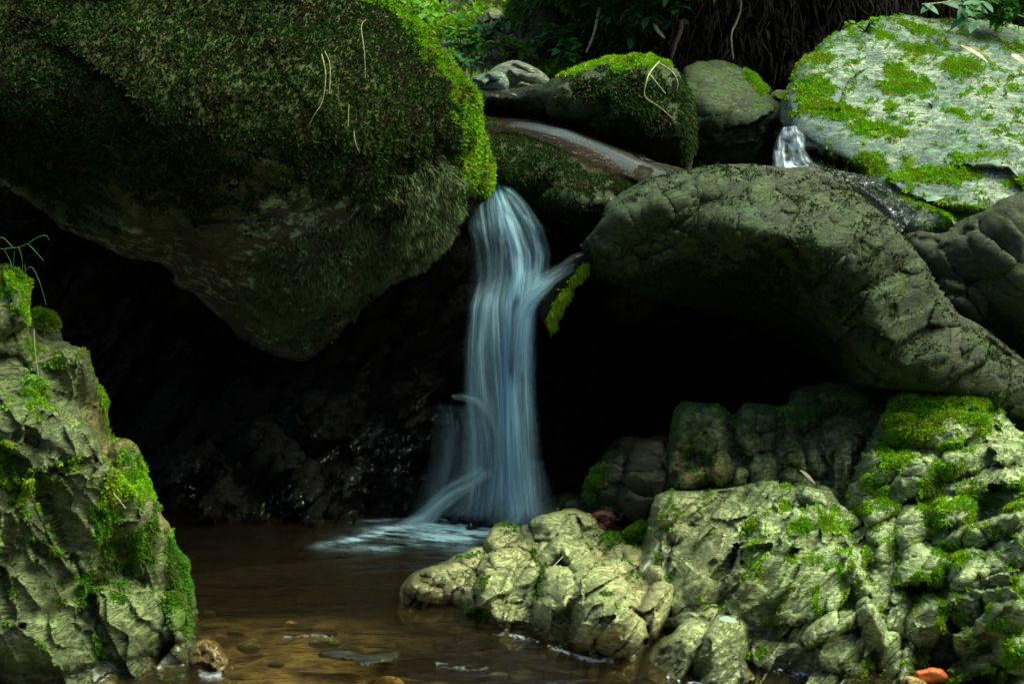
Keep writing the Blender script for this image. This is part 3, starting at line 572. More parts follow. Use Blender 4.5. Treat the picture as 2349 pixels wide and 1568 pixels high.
finish(l2, 'low dome of wet moss-covered rock just left of the arching boulder', 'rock')
tufts(l2, l2d, M['moss_dark'], 7000, 0.010, 0.005, wm, 0.4, seed=16)
# dark rocks behind and below
kp = [(2080, 545), (2150, 545), (2230, 500), (2290, 465), (2380, 420), (2560, 380), (2600, 900), (2430, 900), (2349, 860), (2280, 800), (2200, 760), (2120, 680)]
kr, kd = rock('boulder', kp, [(2100, 560, 4.2), (2349, 440, 4.2), (2560, 420, 4.0), (2200, 650, 4.05), (2349, 640, 3.95), (2300, 800, 4.1), (2560, 850, 3.95)], M['olive'], step=5, rnd_w=60, rnd_d=0.12, back=0.5,
              lumps=[(2180, 590, 90, 60, 20, 0.05), (2330, 560, 110, 110, 20, 0.1), (2200, 690, 80, 40, 30, 0.06)], facet=[(140, 80, 30, 0.03, 0.003)], tan=lambda px, py, V, Nn: 0.5 + 0 * px, crack=0.003, film=0.4, moss=mossup(0.5, 1.2, 5, 6, 0.5), seed=17)
finish(kr, 'dark brown boulder at the right edge, below the pale grey one', 'boulder')
# cone of wet rock in the foam
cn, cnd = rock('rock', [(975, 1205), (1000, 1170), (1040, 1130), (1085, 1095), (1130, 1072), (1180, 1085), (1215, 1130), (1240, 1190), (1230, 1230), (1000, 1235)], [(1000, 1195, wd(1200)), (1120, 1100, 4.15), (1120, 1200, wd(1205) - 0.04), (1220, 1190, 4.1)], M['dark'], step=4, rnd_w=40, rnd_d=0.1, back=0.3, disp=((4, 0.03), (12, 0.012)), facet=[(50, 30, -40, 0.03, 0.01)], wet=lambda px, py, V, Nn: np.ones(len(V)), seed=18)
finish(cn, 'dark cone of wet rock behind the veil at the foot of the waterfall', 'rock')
# ================================================================== LEFT ROCK
def wet0(px, py, V, Nn): return 1.1 * (1 - smooth(0.015, 0.10, V[:, 2] + 0.04 * fbm(V * 10, 3, 4)))
lp = [(-160, 640), (-60, 610), (0, 602), (40, 615), (78, 640), (74, 665), (72, 710), (95, 775), (150, 778), (205, 800), (215, 815), (235, 870), (252, 930), (266, 985), (300, 1000), (322, 1030), (330, 1070), (345, 1105), (365, 1140), (385, 1180), (400, 1225), (412, 1265), (430, 1290), (436, 1340), (448, 1385), (450, 1440), (455, 1500), (450, 1640), (200, 1700), (-160, 1700)]
lc = [(-100, 640, 3.35), (50, 650, 3.45), (30, 720, 3.32), (150, 790, 3.42), (220, 830, 3.5), (100, 900, 3.28), (260, 980, 3.45), (200, 1000, 3.25), (320, 1040, 3.36), (100, 1200, 3.08), (280, 1200, 3.18), (400, 1250, 3.3), (430, 1400, 3.22), (300, 1400, 3.06), (100, 1450, 2.98), (440, 1500, 3.13), (200, 1560, 2.97), (-100, 1200, 3.0), (-100, 1560, 2.9), (440, 1640, 3.05), (100, 1680, 2.9)]
ll = [(10, 690, 85, 85, -20, 0.14), (180, 850, 60, 90, -15, 0.07), (235, 900, 45, 100, -12, 0.07), (150, 1000, 90, 60, 30, 0.07), (60, 1070, 80, 60, 10, 0.05), (290, 1060, 50, 60, 20, 0.06), (330, 1200, 70, 150, -14, 0.07), (120, 1260, 110, 200, 8, 0.07), (240, 1230, 50, 170, 0, 0.06), (390, 1360, 60, 100, -5, 0.06), (30, 950, 70, 60, 0, 0.05), (300, 1430, 120, 80, -10, 0.05), (90, 1480, 140, 70, 0, 0.05)]
lm = [(20, 650, 70, 40, 10, 0.9), (60, 690, 20, 60, 0, 0.9), (75, 800, 30, 40, 0, 0.7), (80, 900, 45, 40, 20, 0.7), (60, 1110, 60, 36, -15, 1.0), (10, 1060, 30, 60, 0, 0.8), (290, 1040, 50, 30, 0, 0.6), (300, 1120, 60, 60, 20, 0.75), (250, 1200, 45, 130, 0, 0.8), (405, 1300, 35, 90, -10, 1.0), (330, 1260, 60, 80, 0, 0.65), (250, 940, 14, 90, -15, 0.9), (340, 1100, 14, 80, -22, 0.9), (130, 830, 50, 26, 0, 0.6), (400, 1400, 50, 70, 0, 0.6), (150, 1060, 60, 30, 0, 0.4), (200, 1350, 120, 60, 0, 0.45)]
lr, ld = rock('boulder', lp, lc, M['left'], step=4, rnd_w=45, rnd_d=0.13, back=0.6, lumps=ll, disp=((3, 0.018), (10, 0.004), (32, 0.001)), facet=[(230, 130, 65, 0.05, 0.004), (90, 50, 60, 0.010, 0.0015)], ledge=[(90, 60, 0.014, 0.4)], film=0.34, crack=0.004,
              moss=lm, tan=lambda px, py, V, Nn: 0.8 * smooth(0.1, 0.5, fbm(V * 3, 3, 5)), wet=wet0, seed=21, jit=5)
finish(lr, 'tall cracked mossy rock rising from the pool at the left edge', 'boulder')
tufts(lr, ld, M['moss_bright'], 13000, 0.007, 0.0045, lambda px, py, V, Nn: (0.05 + 0.78 * blobs(px, py, lm)) * (py < 1230), 0.3, seed=21, thr=0.42)
tufts(lr, ld, M['moss_mid'], 13000, 0.008, 0.0045, lambda px, py, V, Nn: (0.05 + 0.78 * blobs(px, py, lm)) * (py > 1150), 0.5, seed=22, thr=0.42)
s5, s5d = rock('rock', [(70, 770), (72, 720), (95, 710), (120, 722), (140, 765), (148, 800), (110, 820), (80, 810)], [(100, 730, 3.55), (110, 800, 3.5)], M['left'], step=3, rnd_w=20, rnd_d=0.06, back=0.3, moss=[(100, 730, 40, 25, 20, 1.0)], disp=((5, 0.015), (16, 0.006)), seed=22)
finish(s5, 'small round mossy rock peeking from behind the tall left rock', 'rock')
tufts(s5, s5d, M['moss_bright'], 1500, 0.010, 0.005, None, 0.2, seed=23)

# ================================================================== LOWER RIGHT OUTCROPS
def W(x, y): return (x, y, wd(y))
# front outcrop, pale tan
Ap = [(915, 1395), (918, 1350), (945, 1315), (1000, 1300), (1040, 1285), (1075, 1265), (1108, 1255), (1125, 1215), (1150, 1198), (1195, 1205), (1240, 1180), (1300, 1168), (1350, 1180), (1400, 1205), (1440, 1245), (1500, 1265), (1530, 1300), (1545, 1345), (1545, 1395), (1520, 1450), (1480, 1500), (1440, 1570), (1300, 1560), (1200, 1530), (1130, 1490), (1020, 1450), (930, 1430)]
Ac = [W(925, 1392), W(1130, 1435), W(1280, 1478), W(1400, 1505), (1150, 1205, 3.85), (1300, 1175, 3.85), (1430, 1250, 3.75), (1530, 1300, 3.55), (1540, 1380, 3.35), (1500, 1470, 3.14), (1020, 1300, 3.6), (1100, 1350, 3.42), (1300, 1300, 3.45), (1380, 1330, 3.32), (1250, 1400, 3.25), (1400, 1450, 3.1), (1200, 1530, 3.2), (1400, 1560, 3.05), (1000, 1440, 3.4)]
Al = [(1155, 1232, 42, 40, 0, 0.092), (1293, 1206, 78, 38, 0, 0.069), (1188, 1264, 24, 16, 0, 0.057), (1160, 1305, 62, 42, -15, 0.092), (1267, 1272, 62, 24, -50, 0.092), (1323, 1270, 38, 32, -10, 0.115), (1338, 1304, 36, 24, -10, 0.115), (1380, 1318, 68, 28, -12, 0.127), (1428, 1298, 24, 18, 0, 0.127), (1380, 1390, 78, 78, 0, 0.127),
      (1275, 1356, 42, 62, 10, 0.127), (1245, 1415, 28, 52, 10, 0.081), (1143, 1360, 55, 55, 0, 0.092), (1166, 1407, 48, 26, 0, 0.069), (995, 1326, 60, 24, -8, 0.103), (985, 1362, 55, 20, 15, 0.092), (1060, 1345, 50, 45, 30, 0.069), (1503, 1400, 36, 80, 22, 0.115), (1425, 1455, 62, 45, -10, 0.081), (1333, 1455, 34, 38, 0, 0.069), (1406, 1257, 34, 34, 0, 0.081), (1458, 1280, 26, 44, -10, 0.069), (1500, 1320, 26, 24, 0, 0.092), (1090, 1285, 34, 22, -30, 0.069), (1200, 1340, 30, 60, 30, 0.057)]
fac = [(120, 60, -52, 0.025, 0.004), (50, 28, -48, 0.010, 0.002)]
Am = [(1110, 1335, 12, 22, 20, 0.75), (1385, 1357, 22, 8, 0, 0.8), (1400, 1240, 40, 40, 0, 0.55), (1225, 1270, 14, 14, 0, 0.7), (1100, 1410, 70, 20, 10, 0.5), (1240, 1330, 10, 60, 20, 0.6)]
Ar, Ad = rock('rock_outcrop', Ap, Ac, M['slab'], step=3, rnd_w=26, rnd_d=0.09, back=0.45, lumps=Al, disp=((4, 0.012), (12, 0.002), (38, 0.001)), facet=fac, ledge=[(26, -50, 0.005, 0.5), (60, 25, 0.006, 0.6)], film=0.06, moss=Am, wet=wet0, tan=lambda px, py, V, Nn: 0.5 + 0.45 * smooth(-0.35, 0.3, fbm(V * 2.5, 3, 5)), seed=31, jit=3)
finish(Ar, 'pale tan knobbly rock outcrop in the lower middle, jutting into the pool', 'rock')
tufts(Ar, Ad, M['moss_mid'], 2500, 0.007, 0.004, None, 0.1, seed=31, thr=0.5)
# two leaning fins at the waterline
f1, f1d = rock('rock_fin', [(1470, 1525), (1490, 1490), (1540, 1450), (1585, 1415), (1625, 1396), (1652, 1402), (1640, 1440), (1610, 1490), (1575, 1560), (1520, 1590), (1475, 1570)], [W(1490, 1520), (1620, 1400, 3.13), (1560, 1450, 3.05), (1550, 1560, 2.96)], M['slab'], step=3, rnd_w=22, rnd_d=0.08, back=0.25, facet=[(90, 26, -48, 0.012, 0.002), (30, 12, -48, 0.004, 0.001)], disp=((5, 0.015), (14, 0.004), (40, 0.0014)), wet=wet0, tan=lambda px, py, V, Nn: 0.5 + 0 * px, seed=32)
finish(f1, 'left one of the two leaning rock fins at the waterline, low centre right', 'rock')
f2, f2d = rock('rock_fin', [(1560, 1550), (1590, 1490), (1620, 1445), (1650, 1412), (1685, 1408), (1715, 1430), (1722, 1475), (1722, 1530), (1745, 1560), (1700, 1600), (1580, 1600)], [W(1570, 1548), (1670, 1415, 3.06), (1640, 1480, 2.97), (1715, 1480, 3.05), (1715, 1540, 2.98), (1650, 1595, 2.90)], M['slab'], step=3, rnd_w=24, rnd_d=0.08, back=0.25, lumps=[(1720, 1545, 25, 30, 0, 0.04)], facet=[(90, 30, -48, 0.012, 0.002), (30, 12, -48, 0.004, 0.001)], disp=((5, 0.015), (14, 0.004), (40, 0.0014)), wet=wet0, tan=lambda px, py, V, Nn: 0.3 + 0 * px, seed=33)
finish(f2, 'right one of the two leaning rock fins, a white leaf on its tip', 'rock')
# central slab
Cp = [(1440, 1330), (1470, 1260), (1490, 1200), (1500, 1155), (1530, 1128), (1590, 1125), (1700, 1110), (1760, 1095), (1800, 1100), (1850, 1112), (1900, 1120), (1930, 1160), (1980, 1190), (2050, 1250), (2090, 1350), (2100, 1500), (2060, 1620), (1800, 1620), (1700, 1570), (1600, 1480), (1500, 1420)]
Cc = [(1450, 1300, 3.5), (1500, 1200, 3.65), (1540, 1130, 3.75), (1760, 1100, 3.7), (1900, 1130, 3.6), (1560, 1300, 3.4), (1600, 1420, 3.18), (1800, 1250, 3.32), (1850, 1400, 3.1), (2000, 1300, 3.22), (2060, 1420, 3.06), W(1750, 1530), W(1900, 1545), W(2050, 1550), (1800, 1610, 2.92), (2050, 1610, 2.9), (1680, 1470, 3.12)]
Cl = [(1562, 1165, 72, 48, -10, 0.088), (1565, 1225, 30, 26, 0, 0.066), (1620, 1260, 60, 130, 38, 0.044), (1850, 1150, 44, 34, 20, 0.099), (1780, 1180, 80, 70, 30, 0.044), (1885, 1215, 62, 42, 15, 0.110), (1820, 1330, 150, 160, 35, 0.088), (1720, 1340, 50, 140, 40, 0.055), (1970, 1340, 28, 95, -28, 0.088), (2000, 1440, 30, 80, -18, 0.099), (1900, 1440, 70, 26, -30, 0.088), (1800, 1510, 90, 40, 12, 0.033), (1935, 1500, 70, 50, 10, 0.044), (1690, 1150, 90, 40, -5, 0.044), (2040, 1500, 30, 60, 0, 0.066), (1600, 1380, 70, 50, -40, 0.044)]
Cm = [(1840, 1205, 40, 26, 0, 0.9), (1900, 1205, 40, 24, 20, 0.75), (1800, 1160, 16, 12, 0, 0.9), (1715, 1210, 14, 34, 35, 0.85), (1815, 1275, 22, 20, 0, 0.8), (1872, 1370, 9, 55, 5, 0.9), (1930, 1340, 12, 70, -10, 0.7), (1955, 1300, 14, 30, 0, 0.6), (1820, 1265, 30, 16, 0, 0.7), (1990, 1280, 14, 50, -10, 0.7), (1640, 1395, 30, 10, 0, 0.6), (1800, 1320, 120, 100, 0, 0.25)]
def cwet(px, py, V, Nn): return np.maximum(wet0(px, py, V, Nn), blobs(px, py, [(1510, 1275, 70, 60, 40, 1.2), (1790, 1510, 120, 36, 14, 1.0)]))
Cr, Cdt = rock('rock_outcrop', Cp, Cc, M['slab'], step=3, rnd_w=30, rnd_d=0.1, back=0.5, lumps=Cl, disp=((4, 0.012), (12, 0.002), (38, 0.001)), facet=[(240, 90, -55, 0.05, 0.004), (90, 34, -52, 0.014, 0.002)], ledge=[(30, -52, 0.016, 0.6), (70, 40, 0.014, 0.7), (12, -50, 0.004, 0.7)], film=0.16,
               moss=Cm, wet=cwet, tan=lambda px, py, V, Nn: blobs(px, py, [(1590, 1180, 120, 90, 0, 1.0), (1650, 1330, 120, 120, 0, 0.7), (1780, 1450, 160, 60, 0, 0.6)]) * (0.7 + 0.6 * fbm(V * 6, 3, 2)), seed=34, jit=3)
finish(Cr, 'broad central slab of fractured grey-green rock with small moss clumps, lower right', 'rock')
tufts(Cr, Cdt, M['moss_bright'], 7000, 0.0065, 0.004, lambda px, py, V, Nn: 0.1 + 0.9 * blobs(px, py, Cm), 0.1, seed=34, thr=0.45)
# right outcrop
Dp = [(1930, 1180), (1960, 1090), (1990, 1010), (2030, 950), (2060, 905), (2110, 895), (2200, 892), (2260, 905), (2310, 945), (2340, 985), (2500, 1030), (2650, 1100), (2650, 1700), (2100, 1700), (2060, 1600), (2070, 1500), (2040, 1400), (1990, 1300)]
Dc = [(1950, 1180, 3.6), (2000, 1020, 3.78), (2080, 900, 3.9), (2230, 895, 3.9), (2330, 980, 3.75), (2100, 1050, 3.6), (2250, 1100, 3.42), (2400, 1100, 3.35), (2050, 1300, 3.32), (2200, 1350, 3.12), (2350, 1350, 3.0), W(2080, 1555), (2200, 1540, 2.98), (2349, 1500, 2.9), (2600, 1500, 2.85), (2200, 1680, 2.8), (2500, 1680, 2.75), (2600, 1100, 3.3)]
Dl = [(2170, 965, 150, 80, 5, 0.154), (2290, 985, 80, 36, 20, 0.110), (2260, 1060, 110, 45, -8, 0.110), (2320, 1120, 90, 50, 0, 0.088), (2045, 1130, 60, 80, 30, 0.066), (2100, 1100, 50, 60, 10, 0.077), (2030, 1235, 44, 90, -5, 0.110), (2100, 1230, 44, 70, 0, 0.077), (2110, 1340, 60, 90, 15, 0.066), (2200, 1210, 60, 70, 0, 0.055), (2290, 1215, 90, 36, -25, 0.110), (2330, 1170, 60, 24, -25, 0.132), (2230, 1320, 50, 60, 10, 0.099), (2310, 1320, 60, 90, 10, 0.099), (2210, 1400, 45, 45, 0, 0.077), (2320, 1420, 80, 50, -20, 0.099), (2240, 1470, 70, 40, -20, 0.077), (2130, 1450, 60, 80, 10, 0.066), (2330, 1500, 60, 50, 0, 0.077), (2220, 1540, 80, 40, -20, 0.077), (1975, 1120, 30, 90, 25, 0.066), (2400, 1250, 80, 60, -20, 0.110)]
Dm = [(2100, 960, 70, 60, 20, 1.2), (2190, 930, 110, 36, 5, 1.2), (2050, 1040, 50, 50, 40, 0.9), (2240, 960, 60, 30, 20, 0.8), (2130, 1140, 40, 50, 0, 1.0), (2160, 1080, 40, 26, 0, 1.0), (2145, 1180, 34, 50, 0, 1.0), (2230, 1150, 60, 40, -20, 0.6), (2150, 1330, 22, 60, 0, 0.85), (2190, 1270, 34, 36, -30, 0.95), (2045, 1260, 20, 30, 0, 0.7), (2000, 1300, 16, 50, 0, 0.7), (2330, 1160, 30, 10, 0, 1.0), (2290, 1430, 30, 16, -30, 0.9), (2340, 1510, 40, 30, 0, 1.0), (2020, 1130, 60, 30, 60, 0.6), (2160, 1400, 14, 50, 0, 0.7), (1985, 1170, 30, 20, 0, 0.7)]
Dr, Dd = rock('rock_outcrop', Dp, Dc, M['slab'], step=3.5, rnd_w=34, rnd_d=0.12, back=0.6, lumps=Dl, disp=((4, 0.013), (12, 0.002), (38, 0.001)), facet=[(170, 80, -22, 0.05, 0.005), (70, 34, -20, 0.010, 0.002)], ledge=[(34, -20, 0.020, 0.6), (60, 70, 0.016, 0.7), (13, -22, 0.005, 0.7)], film=0.2,
              moss=Dm, wet=wet0, seed=35, jit=3)
finish(Dr, 'grey-green fractured outcrop with a thick bright moss cap, at the right edge', 'rock')
tufts(Dr, Dd, M['moss_bright'], 42000, 0.008, 0.0045, lambda px, py, V, Nn: 0.12 + 0.95 * blobs(px, py, Dm), 0.3, seed=35, thr=0.42)
# back row
Ep = [(1500, 1150), (1510, 1080), (1535, 1010), (1548, 950), (1570, 925), (1610, 922), (1650, 932), (1680, 950), (1710, 925), (1760, 925), (1800, 930), (1830, 895), (1900, 880), (1990, 878), (2060, 900), (2080, 960), (2060, 1060), (2020, 1150), (1950, 1200), (1800, 1180), (1600, 1180)]
Ec = [(1520, 1140, 3.85), (1560, 940, 4.0), (1700, 940, 4.0), (1900, 885, 4.12), (2050, 900, 4.05), (1620, 1050, 3.83), (1800, 1050, 3.8), (1980, 1040, 3.8), (1700, 1150, 3.72), (1900, 1160, 3.66), (1950, 1190, 3.6)]
El = [(1615, 985, 58, 66, -5, 0.10), (1645, 1015, 40, 45, 0, 0.07), (1738, 985, 52, 64, 0, 0.11), (1835, 985, 40, 90, 5, 0.05), (1935, 1005, 55, 50, 0, 0.10), (1910, 920, 110, 40, 0, 0.05), (1600, 1098, 55, 24, -20, 0.09), (1655, 1075, 26, 42, 0, 0.09), (1700, 1098, 18, 28, 5, 0.09), (1750, 1085, 34, 46, 0, 0.07), (1830, 1080, 30, 40, 0, 0.08), (1880, 1050, 30, 50, 0, 0.07), (1560, 1030, 26, 90, 12, 0.07), (2000, 1080, 40, 90, 20, 0.06), (1835, 1110, 60, 22, 20, 0.08), (1930, 1080, 26, 60, 10, 0.06)]
Er, Ed = rock('rock_outcrop', Ep, Ec, M['left'], step=3.5, rnd_w=30, rnd_d=0.12, back=0.45, lumps=El, disp=((4, 0.012), (12, 0.002), (38, 0.001)), facet=[(70, 90, 0, 0.02, 0.006), (26, 34, 10, 0.006, 0.002)], ledge=[(30, 75, 0.012, 0.6)], film=0.3,
              moss=[(1850, 950, 80, 60, 0, 0.6), (1690, 1040, 20, 30, 0, 0.6), (1580, 1040, 20, 60, 0, 0.55), (1960, 920, 90, 40, 0, 0.6), (1600, 1090, 10, 20, 0, 0.7), (1780, 1030, 20, 50, 0, 0.5)],
              tan=lambda px, py, V, Nn: blobs(px, py, [(1610, 1095, 60, 40, -10, 1.4), (1650, 1080, 40, 40, 0, 0.9), (1540, 1080, 30, 80, 0, 0.5)]), seed=36)
finish(Er, 'row of dark knobbly rock humps at the mouth of the hollow under the arching boulder', 'rock')
tufts(Er, Ed, M['moss_mid'], 4000, 0.007, 0.004, None, 0.2, seed=36, thr=0.45)
# brown rock with mossy left flank
Fr, Fd = rock('rock', [(1332, 1140), (1345, 1090), (1380, 1045), (1425, 1010), (1480, 1003), (1530, 1000), (1545, 1040), (1530, 1100), (1510, 1160), (1480, 1230), (1400, 1240), (1340, 1200)], [(1345, 1140, 3.98), (1430, 1020, 3.98), (1530, 1020, 3.95), (1430, 1100, 3.88), (1500, 1130, 3.84), (1430, 1220, 3.92)], M['olive'], step=3.5, rnd_w=34, rnd_d=0.1, back=0.3, lumps=[(1390, 1100, 50, 80, 15, 0.04), (1480, 1110, 50, 110, 8, 0.07)],
               moss=[(1365, 1110, 22, 60, 25, 1.0)], tan=lambda px, py, V, Nn: smooth(1400, 1450, px) * 0.9, wet=lambda px, py, V, Nn: blobs(px, py, [(1400, 1060, 50, 60, 0, 0.9)]), facet=[(60, 40, 10, 0.02, 0.006)], disp=((4, 0.02), (14, 0.007)), seed=37)
finish(Fr, 'rounded wet brown rock with a mossy left flank, beside the foot of the waterfall', 'rock')
tufts(Fr, Fd, M['moss_mid'], 2500, 0.006, 0.004, None, 0.1, seed=37, thr=0.45)
def small(name, poly, ctrl, mat, label, cat='stone', seed=0, **kw):
    a = dict(step=2.5, rnd_w=16, rnd_d=0.05, back=0.16, jit=1.3, facet=[(30, 20, 0, 0.015, 0.003)], disp=((6, 0.012), (18, 0.005), (50, 0.002)), seed=seed); a.update(kw)
    o, d = rock(name, poly, ctrl, mat, **a); finish(o, label, cat); return o, d
small('stone', [(1228, 1205), (1240, 1160), (1262, 1140), (1300, 1130), (1340, 1135), (1400, 1150), (1440, 1160), (1430, 1195), (1350, 1215), (1240, 1225)], [(1240, 1200, 4.0), (1330, 1140, 4.0), (1330, 1200, 3.9)], M['olive'], 'low dark shiny stone between the waterfall foam and the pale tan outcrop', seed=41, wet=lambda px, py, V, Nn: 0.8 + 0 * px, moss=[(1390, 1160, 40, 14, 0, 0.8)])
M['red'] = plain('red_brown_stone', (0.17, 0.055, 0.04), 0.6, 0.4, 0.006, 0.4, 50)
small('stone', [(1350, 1190), (1365, 1172), (1395, 1168), (1415, 1178), (1425, 1205), (1435, 1232), (1400, 1240), (1360, 1225)], [(1390, 1200, 3.84)], M['red'], 'small red-brown stone wedged behind the pale tan outcrop', seed=42)
g, gdd = small('stone', [(1428, 1245), (1440, 1215), (1465, 1200), (1490, 1202), (1502, 1222), (1490, 1250), (1460, 1262)], [(1465, 1230, 3.72)], M['olive'], 'small stone wholly covered in bright green moss in front of the red-brown stone', seed=43, moss=lambda px, py, V, Nn: 1.2 + 0 * px)
tufts(g, gdd, M['moss_mid'], 2600, 0.007, 0.004, None, 0.0, seed=43)
M['ochre'] = rock_mat('ochre_stone', (0.30, 0.19, 0.06), (0.45, 0.30, 0.10), (0.2, 0.11, 0.04)); M['slate'] = rock_mat('slate', (0.06, 0.07, 0.065), (0.10, 0.11, 0.10), (0.05, 0.045, 0.04), rough=0.35)
small('stone', [(430, 1510), (445, 1480), (470, 1468), (495, 1474), (512, 1495), (525, 1515), (520, 1550), (480, 1570), (440, 1555)], [W(430, 1535), W(480, 1540), (480, 1470, 3.06)], M['ochre'], 'rounded ochre stone standing out of the pool beside the tall left rock', seed=44, wet=wet0, rnd_w=26, rnd_d=0.07)
small('stone', [(735, 1500), (760, 1490), (800, 1490), (818, 1484), (826, 1500), (870, 1500), (910, 1500), (900, 1515), (860, 1520), (825, 1525), (812, 1512), (770, 1508)], [(740, 1500, wd(1508)), (900, 1505, wd(1510)), (820, 1505, wd(1520))], M['slate'], 'flat slate breaking the surface of the brown pool in the foreground', seed=45, step=2, rnd_w=8, rnd_d=0.03, back=0.1, wet=lambda px, py, V, Nn: 1 + 0 * px)
M['orange'] = plain('orange_brick', (0.62, 0.13, 0.025), 0.45, 0.3, 0.004, 0.5, 60)
small('brick_fragment', [(2098, 1548), (2104, 1537), (2140, 1533), (2160, 1537), (2172, 1552), (2160, 1562), (2120, 1568), (2100, 1562)], [(2135, 1550, 2.9)], M['orange'], 'worn orange brick fragment at the water edge, bottom right', 'brick', seed=46, rnd_w=10, rnd_d=0.02, back=0.06, facet=None)
small('stone', [(2070, 1575), (2078, 1556), (2100, 1552), (2125, 1566), (2130, 1590), (2080, 1600)], [(2100, 1575, 2.87)], M['ochre'], 'small tan stone just left of the orange brick fragment', seed=47, rnd_w=12, rnd_d=0.03, back=0.06)
# stones on the bed, seen through the water
rs = random.Random(5)
for k in range(40):
    x, y = rs.uniform(470, 1650), rs.uniform(1400, 1600); r = rs.uniform(14, 42)
    if 905 < x and y < 1400 + (x - 905) * 0.35: continue
    z = -0.075 - rs.random() * 0.03; dd = (z - CAM_Z) / ((-sp - (y - CY) / FOC * cp) / (cp - (y - CY) / FOC * sp))
    pts = [(x + r * math.cos(t) * rs.uniform(0.8, 1.2), y + r * 0.45 * math.sin(t) * rs.uniform(0.8, 1.2)) for t in [i * 0.785 for i in range(8)]]
    o, _d = rock('submerged_stone', pts, [(x, y, dd)], M['ochre'] if k % 3 == 0 else M['left'] if k % 3 == 1 else M['olive'], step=3, rnd_w=r * .4, rnd_d=0.03, back=0.1, jit=1, disp=((8, 0.006),), seed=60 + k)
    finish(o, 'blurred brown stone lying under the shallow water of the pool', 'stone', 'stones lying on the pool bed')
# ================================================================== WATER
M['pool'] = water_mat('pool_water', (0.80, 0.72, 0.52), 0.12, (2.2, 7, 1), 0.026, 1.2, 0.075, (0.11, 0.075, 0.038))
sheet('pool_water', -4, 4, 0.7, 5.0, 60, 60, lambda x, y: 0 * x, M['pool'])
def flow(name, rows, mat, nu=48, nv=None, parent=None, edge=0.25, per=10, dens=None, wav=0.012, seed=0, pw=1.0):
    """rows: (left px, left d, right px, right d, left py, right py, density). A curtain or run of moving water."""
    rows = np.array(rows, float); n = len(rows); tt = np.linspace(0, n - 1, (n - 1) * per + 1); rr = np.stack([np.interp(tt, range(n), rows[:, k]) for k in range(7)], -1)
    k = np.array([1, 2, 3, 2, 1.]) / 9
    if len(rr) > 8:
        pad = np.vstack([rr[:1]] * 2 + [rr] + [rr[-1:]] * 2); rr = sum(pad[i:i + len(rr)] * k[i] for i in range(5))
    u = np.linspace(0, 1, nu); U, T = np.meshgrid(u, np.arange(len(rr))); U, T = U.ravel(), T.ravel().astype(int)
    L = rr[T]; px = L[:, 0] + (L[:, 2] - L[:, 0]) * U; py = L[:, 4] + (L[:, 5] - L[:, 4]) * U; d = L[:, 1] + (L[:, 3] - L[:, 1]) * U
    d = d - 0.018 * np.sin(np.pi * U) + wav * fbm(np.stack([U * 7, T / 14.0, U * 0 + seed], -1), 3, seed)
    V = P(px, py, d); H = len(rr); i = np.arange(H * nu).reshape(H, nu)
    Fq = np.stack([i[:-1, :-1].ravel(), i[1:, :-1].ravel(), i[1:, 1:].ravel(), i[:-1, 1:].ravel()], -1)
    e = smooth(0, edge, U) * smooth(0, edge, 1 - U); tv = T / (H - 1)
    de = L[:, 6] * e * smooth(-0.01, 0.04, tv) * smooth(-0.01, 0.06, 1 - tv)
    if dens is not None: de = de * dens(px, py)
    o = mesh_obj(name, V, Fq, mat, attrs={'dens': de}, parent=None)
    uvl = o.data.uv_layers.new(name='UVMap'); UV = np.stack([U * (rows[:, 2] - rows[:, 0]).mean() / 150, py / 400.0 if pw else tv], -1)[Fq.ravel()]; uvl.data.foreach_set('uv', UV.astype(np.float32).ravel())
    if parent: adopt(o, parent)
    return o
M['silk'] = silk_mat('silky_falling_water', 34, 0.9, gain=1.25, lo=0.38, hi=0.68)
M['silk2'] = silk_mat('thin_falling_water', 52, 1.3, gain=0.8, lo=0.42, hi=0.78)
M['mist'] = silk_mat('fine_spray', 6, 0.6, gain=0.9, lo=0.2, hi=0.8)
M['foam_or_glint'] = silk_mat('swirling_foam', 5, 16, gain=1.15, lo=0.42, hi=0.66)
wf = bpy.data.objects.new('waterfall', None); C.collection.objects.link(wf); wf.location = P(1150, 1195, 4.1).tolist()
tag(wf, 'silky blue-white waterfall dropping between the huge mossy boulder and the arching boulder', 'waterfall')
